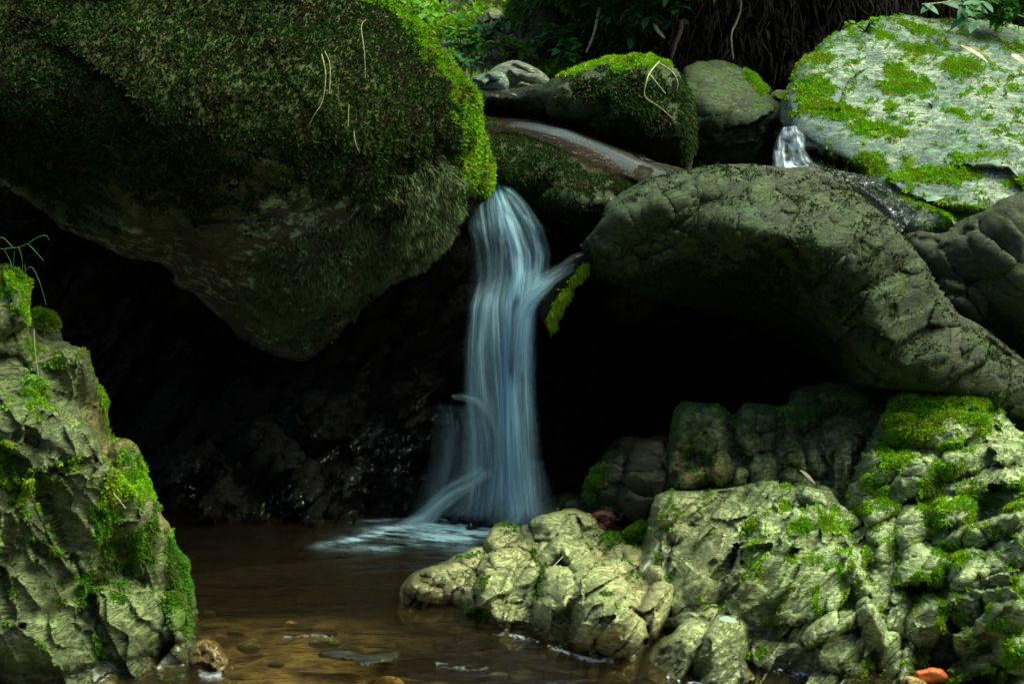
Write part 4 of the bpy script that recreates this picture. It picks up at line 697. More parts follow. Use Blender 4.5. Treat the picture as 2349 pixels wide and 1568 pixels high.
# fan from the lip, drawn together again and dropping to the pool: many overlapping narrow veils
FY = [384, 405, 435, 470, 520, 580, 640, 700, 800, 900, 1000, 1100, 1200]
FL = [1126, 1121, 1108, 1090, 1086, 1094, 1096, 1082, 1080, 1086, 1100, 1100, 1076]
FR = [1131, 1143, 1166, 1196, 1226, 1244, 1242, 1226, 1220, 1216, 1214, 1216, 1232]
FD = [4.46, 4.42, 4.36, 4.30, 4.25, 4.22, 4.18, 4.13, 4.10, 4.08, 4.06, 4.05, 4.03]
rw = random.Random(21)
def pathx(f, y):
    g = f + 0.05 * math.sin(y / 90.0 + f * 9)
    return float(np.interp(y, FY, FL)) * (1 - g) + float(np.interp(y, FY, FR)) * g
NV = 22
for k in range(NV):
    f = (k + 0.5) / NV + rw.uniform(-0.02, 0.02); upper = k % 2 == 0
    ys = [y for y in FY if (y < 760 if upper and k % 4 else True)] if upper else [y for y in FY if y > 590]
    bright = 0.36 + 0.55 * math.exp(-((f - 0.68) / 0.2) ** 2) + 0.25 * math.exp(-((f - 0.1) / 0.12) ** 2) * (1 if upper else 0.2)
    bright *= rw.uniform(0.6, 1.1); off = rw.uniform(-0.03, 0.03); rows = []
    for i, y in enumerate(ys):
        wd_ = (7 if y < 400 else 13 + 7 * min(1, (y - 400) / 150.0)) * (1.0 + 0.5 * math.sin(k * 2.1 + y / 150.0)) + (6 if y > 640 else 0)
        x = pathx(f, y); dd_ = float(np.interp(y, FY, FD)) + off - 0.06 * f
        dn = bright * (0.85 if y < 600 else 1.0) * (0.35 if i == 0 and not upper else 1) * (0.15 if i == len(ys) - 1 and y < 760 else 1)
        if 560 < y < 650 and f < 0.55 and upper: dn *= 0.3
        sl = 14 * f - 10 if not upper and i == 0 else 0
        rows.append((x - wd_, dd_, x + wd_, dd_ - 0.01, y - sl * 2, y - sl * 2, dn))
    if not upper: rows[0] = rows[0][:4] + (672 - 85 * f + rw.uniform(-8, 8),) * 2 + (rows[0][6],)
    flow('water_veil', rows, M['silk'], parent=wf, seed=100 + k, edge=0.5, nu=14, wav=0.02)
flow('water_veil', [(1076, 4.2, 1240, 4.2, 560, 560, .15), (1064, 4.16, 1244, 4.15, 660, 640, .3), (1058, 4.14, 1242, 4.12, 800, 800, .3), (1072, 4.11, 1238, 4.1, 980, 980, .3), (1050, 4.08, 1246, 4.07, 1120, 1120, .32), (1020, 4.06, 1270, 4.03, 1205, 1205, .35)], M['mist'], parent=wf, seed=3, edge=0.5)
# rivulet from the right, in three narrow runs over the spout
for k, (oy, dn) in enumerate([(-8, .35), (4, .55), (16, .45)]):
    flow('side_rivulet', [(1316, 3.93, 1324, 3.92, 594 + oy, 604 + oy, .05), (1290, 3.93, 1300, 3.92, 606 + oy, 620 + oy, dn * .35), (1262, 3.94, 1276, 3.93, 618 + oy, 640 + oy, dn * .75), (1230, 3.97, 1254, 3.95, 628 + oy, 668 + oy, dn * 1.3), (1202 - k * 6, 4.0, 1240 - k * 5, 3.98, 655 + oy, 704 + oy, dn * 1.4), (1182 - k * 8, 4.0, 1232 - k * 5, 4.0, 710, 745, dn * 1.3), (1172 - k * 6, 4.01, 1228 - k * 5, 4.0, 800, 815, dn * .8), (1168, 4.02, 1226, 4.0, 880, 890, .0)], M['silk'], parent=wf, seed=6 + k * 31, edge=0.5, nu=18)
# ledge water on the left and its runs
flow('water_veil', [(1030, 4.1, 1040, 4.1, 905, 915, .5), (1060, 4.06, 1066, 4.05, 896, 924, .4), (1095, 4.04, 1092, 4.04, 900, 940, .45), (1120, 4.04, 1108, 4.04, 925, 965, .4), (1130, 4.04, 1125, 4.04, 960, 985, .3)], M['mist'], parent=wf, seed=7, edge=0.5, nu=24)
flow('water_veil', [(985, 4.08, 1110, 4.06, 925, 925, .06), (985, 4.07, 1130, 4.05, 980, 980, .2), (975, 4.06, 1130, 4.04, 1060, 1060, .2), (955, 4.05, 1120, 4.03, 1120, 1120, .2), (930, 4.04, 1110, 4.02, 1190, 1190, .16)], M['mist'], parent=wf, seed=8, edge=0.35)
flow('water_veil', [(1085, 4.0, 1145, 4.0, 1058, 1088, .2), (1065, 3.99, 1115, 3.98, 1082, 1108, .3), (1026, 4.0, 1068, 3.97, 1102, 1142, .5), (982, 4.02, 1030, 3.97, 1138, 1172, .8), (945, 4.04, 1005, 3.98, 1175, 1202, .9), (895, 4.06, 960, 4.0, 1200, 1214, .5)], M['mist'], parent=wf, seed=9, edge=0.45, nu=30)
flow('water_veil', [(1190, 4.0, 1250, 3.99, 1050, 1050, .2), (1170, 3.98, 1270, 3.96, 1120, 1120, .35), (1130, 3.97, 1280, 3.95, 1170, 1170, .45), (1090, 3.97, 1290, 3.95, 1205, 1205, .5)], M['mist'], parent=wf, seed=10, edge=0.5)
# foam on the pool
def foam(name, nx=260, ny=90):
    X, Y = np.meshgrid(np.linspace(690, 1330, nx), np.linspace(1168, 1310, ny)); px, py = X.ravel(), Y.ravel()
    V = P(px, py, wd(py, 0.006)); i = np.arange(nx * ny).reshape(ny, nx)
    p = np.stack([px / 120 + py / 60, py / 14 - px / 130, px * 0], -1); n = fbm(p, 4, 3, 0.6)
    n = n + 0.5 * fbm(p * np.array([2.0, 4.0, 1.0]), 3, 9)
    def gs(cx, cy, ax, ay, rot, st):
        c, q = math.cos(R(rot)), math.sin(R(rot)); u = (px - cx) * c + (py - cy) * q; v = -(px - cx) * q + (py - cy) * c; return st * np.exp(-(u / ax) ** 2 - (v / ay) ** 2)
    de = gs(1110, 1213, 140, 13, 0, 1.9) + gs(960, 1208, 90, 9, -6, 1.2) + gs(860, 1226, 90, 7, -12, 0.75) + gs(770, 1242, 60, 5, -10, 0.45) + gs(1020, 1232, 150, 18, 0, 0.75) + gs(930, 1250, 120, 9, -4, 0.4) + gs(870, 1193, 60, 3, -3, 0.35) + gs(1080, 1262, 90, 10, 0, 0.3)
    de = de * np.clip(0.55 + 1.5 * n, 0, 2) * smooth(690, 740, px) * smooth(1308, 1290, py)
    Fq = np.stack([i[:-1, :-1].ravel(), i[1:, :-1].ravel(), i[1:, 1:].ravel(), i[:-1, 1:].ravel()], -1)
    o = mesh_obj(name, V, Fq, M['foam_or_glint'], attrs={'dens': np.clip(de, 0, 1)}); o['kind'] = 'stuff'
    uvl = o.data.uv_layers.new(name='UVMap'); UV = np.stack([(px / 100 + py / 90) * 0.5, py / 100 - px / 900], -1)[Fq.ravel()]; uvl.data.foreach_set('uv', UV.astype(np.float32).ravel())
    tag(o, 'blue-white streaky foam spreading over the pool at the foot of the waterfall', 'foam'); return o
foam('foam')
def foam_or_glint(pts, label, wdt=7, seed=0, amp=1.0):
    """broken white glints painted on the water where it meets the stones"""
    c = np.array(catmull_open(pts)); V = []; de = []; n = len(c); nu = 9
    for i, (x, y) in enumerate(c):
        for j in range(nu):
            yy = y + (j / (nu - 1) - 0.3) * wdt * 1.6; V.append(P(x, yy, wd(yy, 0.005))); de.append((x, yy, 1 - abs(j / (nu - 1) - 0.4) * 1.7))
    de = np.array(de); nn = 0.5 * fbm(np.stack([de[:, 0] / 9, de[:, 1] / 5, de[:, 0] * 0 + seed], -1), 3, 9) + 0.6 * fbm(np.stack([de[:, 0] / 60, de[:, 1] / 60, de[:, 0] * 0 + seed], -1), 2, 19)
    i = np.arange(n * nu).reshape(n, nu); Fq = np.stack([i[:-1, :-1].ravel(), i[1:, :-1].ravel(), i[1:, 1:].ravel(), i[:-1, 1:].ravel()], -1)
    o = mesh_obj('foam', V, Fq, M['spark'], attrs={'dens': np.clip(amp * de[:, 2], 0, 1) * smooth(0.05, 0.3, nn)}); tag(o, label, 'foam', kind='stuff')
    uvl = o.data.uv_layers.new(name='UVMap'); UV = de[:, :2][Fq.ravel()] / 60.0; uvl.data.foreach_set('uv', UV.astype(np.float32).ravel())
def catmull_open(pts):
    p = np.array(pts, float); t = np.linspace(0, len(p) - 1, len(p) * 16); return np.stack([np.interp(t, range(len(p)), p[:, 0]), np.interp(t, range(len(p)), p[:, 1])], -1)
M['spark'] = silk_mat('painted_glints', 6, 6, (0.75, 0.85, 0.95), gain=1.3, lo=0.35, hi=0.6)  # glints at the waterline put into the colour of pale strips
foam_or_glint([(455, 1540), (480, 1548), (510, 1545), (535, 1530)], 'small painted patch of bluish glint at the foot of the rounded ochre stone', 14, 1, .45)
foam_or_glint([(925, 1400), (960, 1412), (1030, 1425), (1100, 1440), (1160, 1452), (1230, 1470), (1265, 1480), (1310, 1498), (1360, 1512), (1440, 1512)], 'broken line of painted glints along the waterline of the pale tan outcrop', 9, 2)
foam_or_glint([(1475, 1525), (1500, 1540), (1540, 1556), (1580, 1560), (1660, 1566), (1735, 1562)], 'line of painted glints at the foot of the two leaning rock fins', 9, 3)
foam_or_glint([(1740, 1520), (1800, 1538), (1880, 1548), (1960, 1552), (2050, 1556)], 'line of painted glints along the foot of the central slab', 10, 4)
foam_or_glint([(640, 1460), (720, 1455), (800, 1462)], 'faint floating pale streak left of the flat slate', 6, 5, .22)
foam_or_glint([(1000, 1520), (1060, 1530), (1130, 1528)], 'floating pale streak in the foreground pool right of the flat slate', 8, 6, .3)
# upper stream: brown thin water sheet, its silky streaks partly painted sheen
M['stream'] = water_mat('stream_water', (0.8, 0.68, 0.5), 0.10, (9, 9, 9), 0.04, 0.9, 0.05, (0.14, 0.09, 0.05))
st_rows = [(1100, 4.74, 1085, 5.2, 305, 262, .3), (1180, 4.62, 1180, 5.1, 300, 272, .5), (1250, 4.56, 1280, 5.0, 325, 278, .6), (1340, 4.48, 1380, 4.85, 360, 315, .6), (1420, 4.40, 1480, 4.7, 395, 360, .5), (1500, 4.3, 1600, 4.6, 430, 405, .4), (1530, 4.25, 1640, 4.5, 450, 425, .3)]
so = flow('stream_water', st_rows, M['stream'], nu=40, wav=0.015, seed=12); so['kind'] = 'structure'
M['run'] = silk_mat('stream_sheen_streaks', 9, 2.0, (0.55, 0.62, 0.72), gain=0.38, lo=0.45, hi=0.72)
sr = flow('stream_streaks', [(1150, 4.72, 1180, 5.0, 290, 275, .2), (1190, 4.72, 1255, 4.97, 294, 280, .6), (1270, 4.68, 1310, 4.85, 314, 294, .8), (1345, 4.6, 1380, 4.72, 344, 324, .6), (1400, 4.46, 1470, 4.58, 385, 362, .7), (1480, 4.36, 1570, 4.46, 418, 404, .5)], M['run'], nu=40, edge=0.3, wav=0.01, seed=13)
tag(sr, 'pale streaks of fast water and painted sheen in the sloping stream above the waterfall', 'water', kind='stuff')
# wet lip on the long boulder
wl_ = flow('ledge_water', [(1072, 5.1, 1072, 5.5, 212, 203, 1), (1120, 5.1, 1120, 5.5, 212, 203, 1), (1180, 5.1, 1190, 5.5, 210, 201, 1), (1235, 5.1, 1240, 5.5, 206, 199, 1)], water_mat('ledge_water', (0.9, 0.9, 0.9), 0.08, (6, 6, 6), 0.01, 3.0), nu=16, wav=0.004, seed=14); wl_['kind'] = 'structure'
# small cascade at the right
c2 = bpy.data.objects.new('small_cascade', None); C.collection.objects.link(c2); c2.location = P(1820, 390, 5.0).tolist()
tag(c2, 'small white cascade pouring between the rounded boulder and the pale grey boulder', 'waterfall')
M['white'] = silk_mat('white_tumbling_water', 7, 9, (0.72, 0.78, 0.84), gain=1.1, lo=0.40, hi=0.62)
flow('water_veil', [(1795, 5.0, 1830, 4.95, 290, 286, .8), (1780, 4.98, 1850, 4.9, 315, 312, 1.0), (1770, 4.92, 1850, 4.86, 350, 345, 1.0), (1766, 4.85, 1870, 4.8, 385, 372, 1.0), (1770, 4.7, 1900, 4.7, 410, 392, .8)], M['white'], parent=c2, seed=15, edge=0.2, wav=0.07, dens=lambda px, py: np.clip(0.75 + 1.3 * fbm(np.stack([px / 16, py / 14, px * 0], -1), 3, 7), 0.1, 1.3))
sc = flow('shallow_run', [(1840, 4.74, 1850, 4.86, 392, 372, 1), (1890, 4.62, 1910, 4.72, 412, 388, 1), (1950, 4.46, 1985, 4.54, 446, 402, 1), (2010, 4.32, 2050, 4.38, 492, 440, 1), (2060, 4.18, 2110, 4.22, 545, 490, 1)], water_mat('glinting_water', (0.7, 0.72, 0.7), 0.10, (16, 16, 16), 0.10, 3.2, 0.15, (0.05, 0.05, 0.04)), seed=16, nu=30, wav=0.03); sc['kind'] = 'structure'

# ================================================================== PLANTS
def tube(pts, r0, r1, seg=6):
    pts = [np.array(p, float) for p in pts]; V = []; F = []
    for i, p in enumerate(pts):
        t = pts[min(i + 1, len(pts) - 1)] - pts[max(i - 1, 0)]; t /= np.linalg.norm(t) + 1e-9
        a = np.cross(t, [0.3, 0.9, 0.2]); a /= np.linalg.norm(a) + 1e-9; b = np.cross(t, a); r = r0 + (r1 - r0) * i / (len(pts) - 1)
        for k in range(seg): V.append(p + r * (a * math.cos(6.283 * k / seg) + b * math.sin(6.283 * k / seg)))
    for i in range(len(pts) - 1):
        for k in range(seg): F.append((i * seg + k, i * seg + (k + 1) % seg, (i + 1) * seg + (k + 1) % seg, (i + 1) * seg + k))
    return V, F
def spline(pts, n=14):
    p = np.array(pts, float); out = []
    for i in range(len(p) - 1):
        a, b, c, d = p[max(i - 1, 0)], p[i], p[i + 1], p[min(i + 2, len(p) - 1)]
        for k in range(n if i == len(p) - 2 else n):
            t = k / n; out.append(0.5 * (2 * b + (c - a) * t + (2 * a - 5 * b + 4 * c - d) * t * t + (3 * b - a - 3 * c + d) * t ** 3))
    out.append(p[-1]); return out
M['straw'] = plain('dry_straw', (0.34, 0.32, 0.16), 0.8, 0.3, 0.001, 0.3, 60); M['straw_green'] = plain('green_grass_blade', (0.10, 0.28, 0.05), 0.6, 0.3, 0.001, 0.4, 40, 0.2)
M['root'] = plain('root_bark', (0.05, 0.036, 0.02), 0.9, 0.5, 0.002, 0.2, 60); M['bark'] = plain('damp_bark', (0.035, 0.028, 0.018), 0.95, 0.6, 0.03, 0.2, 14)
M['leaf'] = plain('fresh_leaf', (0.06, 0.22, 0.02), 0.5, 0.45, 0.002, 0.4, 12, 0.35); M['leaf2'] = plain('bluish_leaf', (0.03, 0.16, 0.045), 0.5, 0.4, 0.002, 0.4, 12, 0.3); M['leaf3'] = plain('yellow_green_leaf', (0.14, 0.34, 0.015), 0.5, 0.4, 0.002, 0.4, 12, 0.4)
def strand(name, pp, r, mat, label, cat, group=None, r1=None):
    pts = [P(x, y, d) for (x, y, d) in pp]; V, F = tube(spline(pts, 8), r, r1 if r1 is not None else r * 0.4); o = mesh_obj(name, V, F, mat); base_origin(o); return tag(o, label, cat, group)
G1 = 'dry grass stalks hanging on the huge mossy boulder'
for pp, lb in [([(738, 125, 3.43), (747, 170, 3.40), (740, 230, 3.38), (722, 262, 3.37), (706, 292, 3.37)], 'longest curved dry stalk hanging on the huge mossy boulder'),
               ([(745, 118, 3.44), (757, 150, 3.42), (756, 215, 3.38)], 'dry stalk just right of the longest one on the huge mossy boulder'),
               ([(840, 45, 3.55), (829, 62, 3.54), (836, 120, 3.50), (838, 178, 3.47)], 'uppermost dry stalk with a bent tip on the huge mossy boulder'),
               ([(800, 240, 3.44), (799, 290, 3.42)], 'short straight dry stalk on the huge mossy boulder'), ([(812, 300, 3.43), (815, 325, 3.42), (825, 350, 3.42)], 'lowest short dry stalk on the huge mossy boulder')]:
    pp = [(x, y, d - 0.055) for x, y, d in pp]; strand('grass_stalk', pp, 0.0013, M['straw'], lb, 'grass stalk', G1)
G2 = 'dry grass blades draped over the long boulder'
for pp, lb in [([(1530, 142, 4.75), (1510, 165, 4.62), (1500, 190, 4.58), (1498, 222, 4.58), (1530, 245, 4.58), (1562, 272, 4.6)], 'long angular dry grass blade draped over the long mossy boulder'),
               ([(1532, 146, 4.72), (1560, 165, 4.62), (1573, 190, 4.6), (1570, 208, 4.6)], 'short arching dry grass blade at the right of the long mossy boulder'),
               ([(1508, 170, 4.63), (1520, 185, 4.6), (1545, 215, 4.58)], 'faint dry grass blade between the other two on the long mossy boulder')]:
    strand('dry_grass', [(x - 18, y, d - 0.04) for x, y, d in pp], 0.0030, M['straw'], lb, 'dry grass', G2)
# grass tuft at the left edge
gt = bpy.data.objects.new('grass_tuft', None); C.collection.objects.link(gt); gt.location = P(30, 625, 3.4).tolist(); tag(gt, 'thin green grass tuft rising from the tall left rock against the dark hollow', 'grass')
for pp in [[(30, 625, 3.4), (32, 590, 3.38), (33, 568, 3.37)], [(-20, 560, 3.4), (5, 545, 3.38), (33, 568, 3.37), (60, 560, 3.36), (85, 545, 3.35), (105, 540, 3.35), (112, 550, 3.35)], [(33, 568, 3.37), (-5, 570, 3.38), (-40, 555, 3.38)], [(65, 560, 3.36), (80, 575, 3.36), (100, 598, 3.36)], [(45, 640, 3.42), (70, 612, 3.4), (88, 640, 3.39), (98, 670, 3.39), (106, 700, 3.39)], [(42, 565, 3.37), (50, 590, 3.37), (52, 620, 3.38)], [(57, 640, 3.4), (58, 620, 3.4), (57, 605, 3.4)], [(30, 620, 3.4), (22, 595, 3.4), (8, 570, 3.4)]]:
    pts = [P(x, y, d) for x, y, d in pp]; V, F = tube(spline(pts, 8), 0.0016, 0.0005); adopt(mesh_obj('blade', V, F, M['straw_green']), gt)
def leafgeo(base, dirn, up, L, Wd, fold=0.15, seg=5):
    """one pointed leaf blade with a midrib fold"""
    dirn = dirn / (np.linalg.norm(dirn) + 1e-9); s = np.cross(dirn, up); s /= np.linalg.norm(s) + 1e-9; n = np.cross(s, dirn); V = []; F = []
    for i in range(seg + 1):
        t = i / seg; wv = Wd * math.sin(math.pi * min(1, t * 0.93 + 0.07)) ** 0.8 * 0.5; c0 = base + dirn * L * t - np.array([0, 0, 1]) * L * 0.25 * t * t
        V += [c0 + s * wv + n * wv * fold, c0, c0 - s * wv + n * wv * fold]
    for i in range(seg):
        for j in (0, 1): F.append((i * 3 + j, i * 3 + j + 1, i * 3 + j + 4, i * 3 + j + 3))
    return V, F
class Acc:
    def __init__(s): s.V = []; s.F = []
    def add(s, VF): b = len(s.V); s.V += list(VF[0]); s.F += [tuple(i + b for i in f) for f in VF[1]]
    def build(s, name, mat, par=None):
        o = mesh_obj(name, s.V, s.F, mat)
        if par: adopt(o, par)
        return o
rr_ = random.Random(11)
def rv(): return np.array([rr_.gauss(0, 1) for _ in range(3)])
def herb(px, py, d, size, nst, mat, label, cat='plant', group=None, leafL=0.045, spread=1.0, down=False, nl=7):
    e = bpy.data.objects.new('leafy_plant', None); C.collection.objects.link(e); b = P(px, py, d); e.location = b.tolist(); tag(e, label, cat, group)
    st = Acc(); lf = Acc()
    for k in range(nst):
        v = rv() * np.array([1, 0.6, 0.5]) * spread; v[2] = abs(v[2]) + 0.5; v[1] -= 0.4
        if down: v[2] = -abs(v[2]) * 0.6
        v /= np.linalg.norm(v); tip = b + v * size * rr_.uniform(0.6, 1.1); mid = (b + tip) / 2 + np.array([0, 0, size * 0.12])
        pts = spline([b, mid, tip], 5); st.add(tube(pts, 0.003, 0.0012, 5))
        for i, p in enumerate(pts[2:]):
            for q in range(max(1, nl // 4)):
                u = rv(); u[2] *= 0.3; u[1] -= 0.2; lf.add(leafgeo(p, u, np.array([0.1 * rr_.gauss(0, 1), -0.4, 1]), leafL * rr_.uniform(0.6, 1.2), leafL * rr_.uniform(0.35, 0.55), 0.2))
    st.build('stem', M['root'] if not down else M['straw_green'], e); lf.build('leaves', mat, e); return e
PL = [(1360, 30, 6.1, .26, 7, 'leaf2', 'dark bluish leafy plant overhanging the dark bank, left of centre top'), (1440, 20, 6.0, .22, 6, 'leaf', 'leafy plant at the top edge straight above the crest of the long mossy boulder'),
      (1545, 40, 5.9, .24, 8, 'leaf', 'bright leafy plant on a bare stem growing from the dark bank'), (1600, 5, 5.9, .22, 7, 'leaf3', 'yellow-green leafy plant at the top edge, right of the bare-stemmed one'), (1430, 95, 6.1, .20, 6, 'leaf2', 'small bluish leafy plant low on the dark bank'),
      (1305, 110, 6.5, .18, 6, 'leaf', 'small leafy plant where the slope meets the dark bank'), (1320, 160, 6.1, .16, 5, 'leaf', 'low leafy plant right behind the tan humped stone'), (1500, 75, 6.0, .16, 5, 'leaf2', 'dull green leafy plant in the middle of the dark bank'),
      (2200, 18, 6.2, .22, 5, 'leaf', 'leafy plant above the left end of the pale grey boulder top'), (2290, 22, 6.0, .26, 12, 'leaf3', 'dense bright green plant behind the pale grey boulder, top right'), (2345, 30, 5.9, .26, 12, 'leaf', 'bright green plant cut by the right frame edge above the pale grey boulder'), (2240, 45, 6.25, .12, 6, 'leaf3', 'low bright green plant touching the top of the pale grey boulder'),
      (1985, 72, 5.75, .10, 4, 'leaf3', 'tiny green seedling on the left shoulder of the pale grey boulder'), (965, 68, 5.5, .16, 7, 'leaf3', 'small bright fern-like plant beside the rim of the huge mossy boulder'), (1950, 5, 6.3, .06, 3, 'leaf3', 'tiny green sprout at the top edge of the dark bank')]
for (x, y, d, s_, n, mt, lb) in PL: herb(x, y, d, s_, n, M[mt], lb, leafL=0.06 if s_ > .15 else 0.04)
for (x, y, d, s_, n, mt, lb) in [(925, 15, 6.0, .2, 9, 'leaf3', 'bright green plant at the top edge right of the huge boulder rim'), (1010, 8, 6.6, .24, 9, 'leaf', 'green plant at the top edge over the far slope'), (1060, 120, 6.6, .15, 9, 'leaf3', 'small bright plant on the far slope above the tan stone'), (1120, 95, 7.0, .2, 9, 'leaf', 'green clump in the middle of the far slope'), (1215, 15, 7.4, .3, 10, 'leaf3', 'bright leafy clump at the top edge beside the tree trunk'), (1030, 165, 6.1, .14, 8, 'leaf', 'low green clump beside the blue-grey stone'), (1180, 130, 6.6, .16, 8, 'leaf3', 'bright low clump above and right of the tan humped stone'), (1340, -10, 5.9, .22, 8, 'leaf', 'leafy clump at the top edge just right of the tree trunk'), (1490, -5, 5.9, .22, 9, 'leaf3', 'yellow-green leafy clump at the top edge in the centre of the dark bank'), (2300, 60, 6.0, .16, 10, 'leaf', 'green clump touching the pale grey boulder near the top right corner')]: herb(x, y, d, s_, n, M[mt], lb, leafL=0.055)
# hanging branch with leaves at the top right
br = bpy.data.objects.new('leafy_branch', None); C.collection.objects.link(br); br.location = P(2230, -40, 5.8).tolist(); tag(br, 'leafy branch drooping from the top edge above the pale grey boulder', 'branch')
tw = Acc(); lv = Acc()
for pp in [[(2260, -60, 5.8), (2210, -10, 5.78), (2200, 15, 5.75), (2215, 40, 5.72), (2240, 50, 5.7)], [(2210, -10, 5.78), (2170, 5, 5.75), (2115, 10, 5.72)], [(2200, 15, 5.75), (2230, 8, 5.7), (2260, 5, 5.7)]]:
    pts = spline([P(*q) for q in pp], 6); tw.add(tube(pts, 0.005, 0.002, 5))
    for p in pts[3::2]: lv.add(leafgeo(p, np.array([rr_.uniform(-1, 1), -0.3, rr_.uniform(-.6, .1)]), np.array([0, -0.6, 0.8]), rr_.uniform(.05, .08), rr_.uniform(.025, .035)))
tw.build('twig', M['straw'], br); lv.build('leaves', M['leaf2'], br)
# hanging roots and stems on the dark bank
ROOT = 'thin roots hanging down the dark bank'
strand('dangling_vine', [(1685, -40, 6.0), (1700, 10, 6.0), (1690, 50, 5.95), (1678, 80, 5.9), (1682, 135, 5.9)], 0.006, M['straw'], 'longest pale curved stem hanging in front of the dark bank', 'stem')
strand('bare_stem', [(1563, 50, 5.85), (1560, 75, 5.82), (1548, 105, 5.8), (1540, 135, 5.8)], 0.011, M['root'], 'short brown bare stem under the bright leafy plant', 'stem', r1=0.007)
strand('dry_leaf_stalk', [(1500, 45, 5.95), (1508, 70, 5.9), (1525, 88, 5.88)], 0.012, M['straw'], 'pale curled dry leaf on the dark bank above the long mossy boulder', 'dry leaf', r1=0.004)
strand('dead_stem', [(1375, 20, 6.1), (1368, 55, 6.0), (1360, 85, 6.0), (1345, 120, 6.0)], 0.008, M['straw'], 'pale slanting dead stem low on the left of the dark bank', 'stem')
for k in range(64):
    x = rr_.uniform(1300, 2180); y = rr_.uniform(-60, 120); L = rr_.uniform(40, 170); d = float(rbf(bankc)(np.array([x]), np.array([y]))[0]) - rr_.uniform(0.18, 0.32)
    pp = [(x, y, d), (x + rr_.uniform(-10, 10), y + L * .35, d), (x + rr_.uniform(-16, 16), y + L * .7, d + .02), (x + rr_.uniform(-22, 22), y + L, d + .04)]
    strand('hanging_root', pp, rr_.uniform(0.002, 0.005), M['root'], 'thin brown root trailing down the face of the dark bank', 'root', ROOT)
# tree trunk base on the bank, top centre
tk = Acc(); pts = spline([P(1285, 190, 7.0), P(1290, 90, 6.9), P(1320, 0, 6.9), P(1330, -150, 7.0), P(1320, -700, 7.3)], 10)
V, F = tube(pts, 0.17, 0.10, 20); V = np.array(V); V += np.random.RandomState(2).randn(*V.shape) * 0.004 + 0.03 * fbm(V * np.array([9, 9, 2]), 3, 5)[:, None]
t_ = mesh_obj('tree_trunk', V, F, M['bark']); base_origin(t_); tag(t_, 'dark tree trunk base at the top edge between the bright slope and the dark bank', 'tree')
# ground cover on the bright slope
gcv = tufts(None, sloped, M['moss_bright'], 60000, 0.036, 0.026, lambda px, py, V, Nn: smooth(-0.5, 0.2, fbm(V * 1.6, 3, 7) + 0.25 * smooth(160, 20, py)), -0.1, name='ground_cover', lean=1.3, seed=51, thr=0.4)
tag(gcv, 'low bright green ground cover over the far slope', 'ground cover', kind='stuff')
gc2 = tufts(None, sloped, M['moss_mid'], 16000, 0.036, 0.024, lambda px, py, V, Nn: smooth(-0.5, 0.3, fbm(V * 1.2, 3, 9)), -0.1, name='ground_cover', lean=0.9, seed=52, thr=0.4)
tag(gc2, 'darker green ground cover over the far slope', 'ground cover', kind='stuff')
M['litterleaf'] = moss_mat('brown_litter_leaves', ((0.10, 0.08, 0.06), (0.26, 0.21, 0.16), (0.2, 0.13, 0.08), (0.12, 0.1, 0.09)), 0.1)
lt = tufts(None, sloped, M['litterleaf'], 6000, 0.055, 0.035, lambda px, py, V, Nn: smooth(-0.1, 0.3, fbm(V * 1.3, 3, 17)), 0.0, name='leaf_litter', lean=1.5, seed=53, thr=0.4)
tag(lt, 'grey-brown dead leaves scattered on the far slope', 'leaf litter', kind='stuff')
bk = tufts(None, bankd, M['litterleaf'], 9000, 0.05, 0.010, lambda px, py, V, Nn: 1 + 0 * px, 0.9, name='leaf_litter', lean=0.8, seed=54, thr=0.1)
tag(bk, 'dead leaves and rootlets caught on the dark bank', 'leaf litter', kind='stuff')
bk2 = tufts(None, bankd, M['moss_mid'], 16000, 0.05, 0.02, lambda px, py, V, Nn: smooth(1560, 1250, px) * smooth(-0.4, 0.4, fbm(V * 2.5, 3, 27)), 0.2, name='ground_cover', lean=0.9, seed=55, thr=0.35)
tag(bk2, 'green creeping plants over the left end of the dark bank', 'ground cover', kind='stuff')
sm_ = [([(1000, 90), (1015, 62), (1045, 50), (1075, 58), (1088, 80), (1060, 100), (1020, 105)], 7.3, 'olive', 'mossy green mound-shaped stone on the far slope', 1.2), ([(1098, 62), (1104, 30), (1125, 16), (1150, 28), (1160, 55), (1135, 72)], 7.9, 'left', 'brown pointed stone on the far slope', 0),
       ([(1012, 105), (1022, 92), (1048, 90), (1062, 102), (1040, 114)], 6.9, 'grey', 'flat grey stone low on the far slope', 0), ([(1175, 40), (1190, 20), (1215, 22), (1225, 45), (1200, 55)], 8.2, 'grey', 'grey stone near the top of the far slope', 0)]
for k, (pl_, d, mt, lb, ms) in enumerate(sm_):
    o, dd = rock('stone', pl_, [(pl_[0][0], pl_[0][1], d)], M[mt], step=3, rnd_w=20, rnd_d=0.15, back=0.4, jit=1.5, disp=((4, 0.03), (12, 0.01)), facet=[(30, 22, 20, 0.06, 0.01)], moss=(lambda px, py, V, Nn, m=ms: m + 0 * px), seed=80 + k); finish(o, lb, 'stone')
    if ms: tufts(o, dd, M['moss_bright'], 4000, 0.03, 0.014, None, 0.0, seed=81)
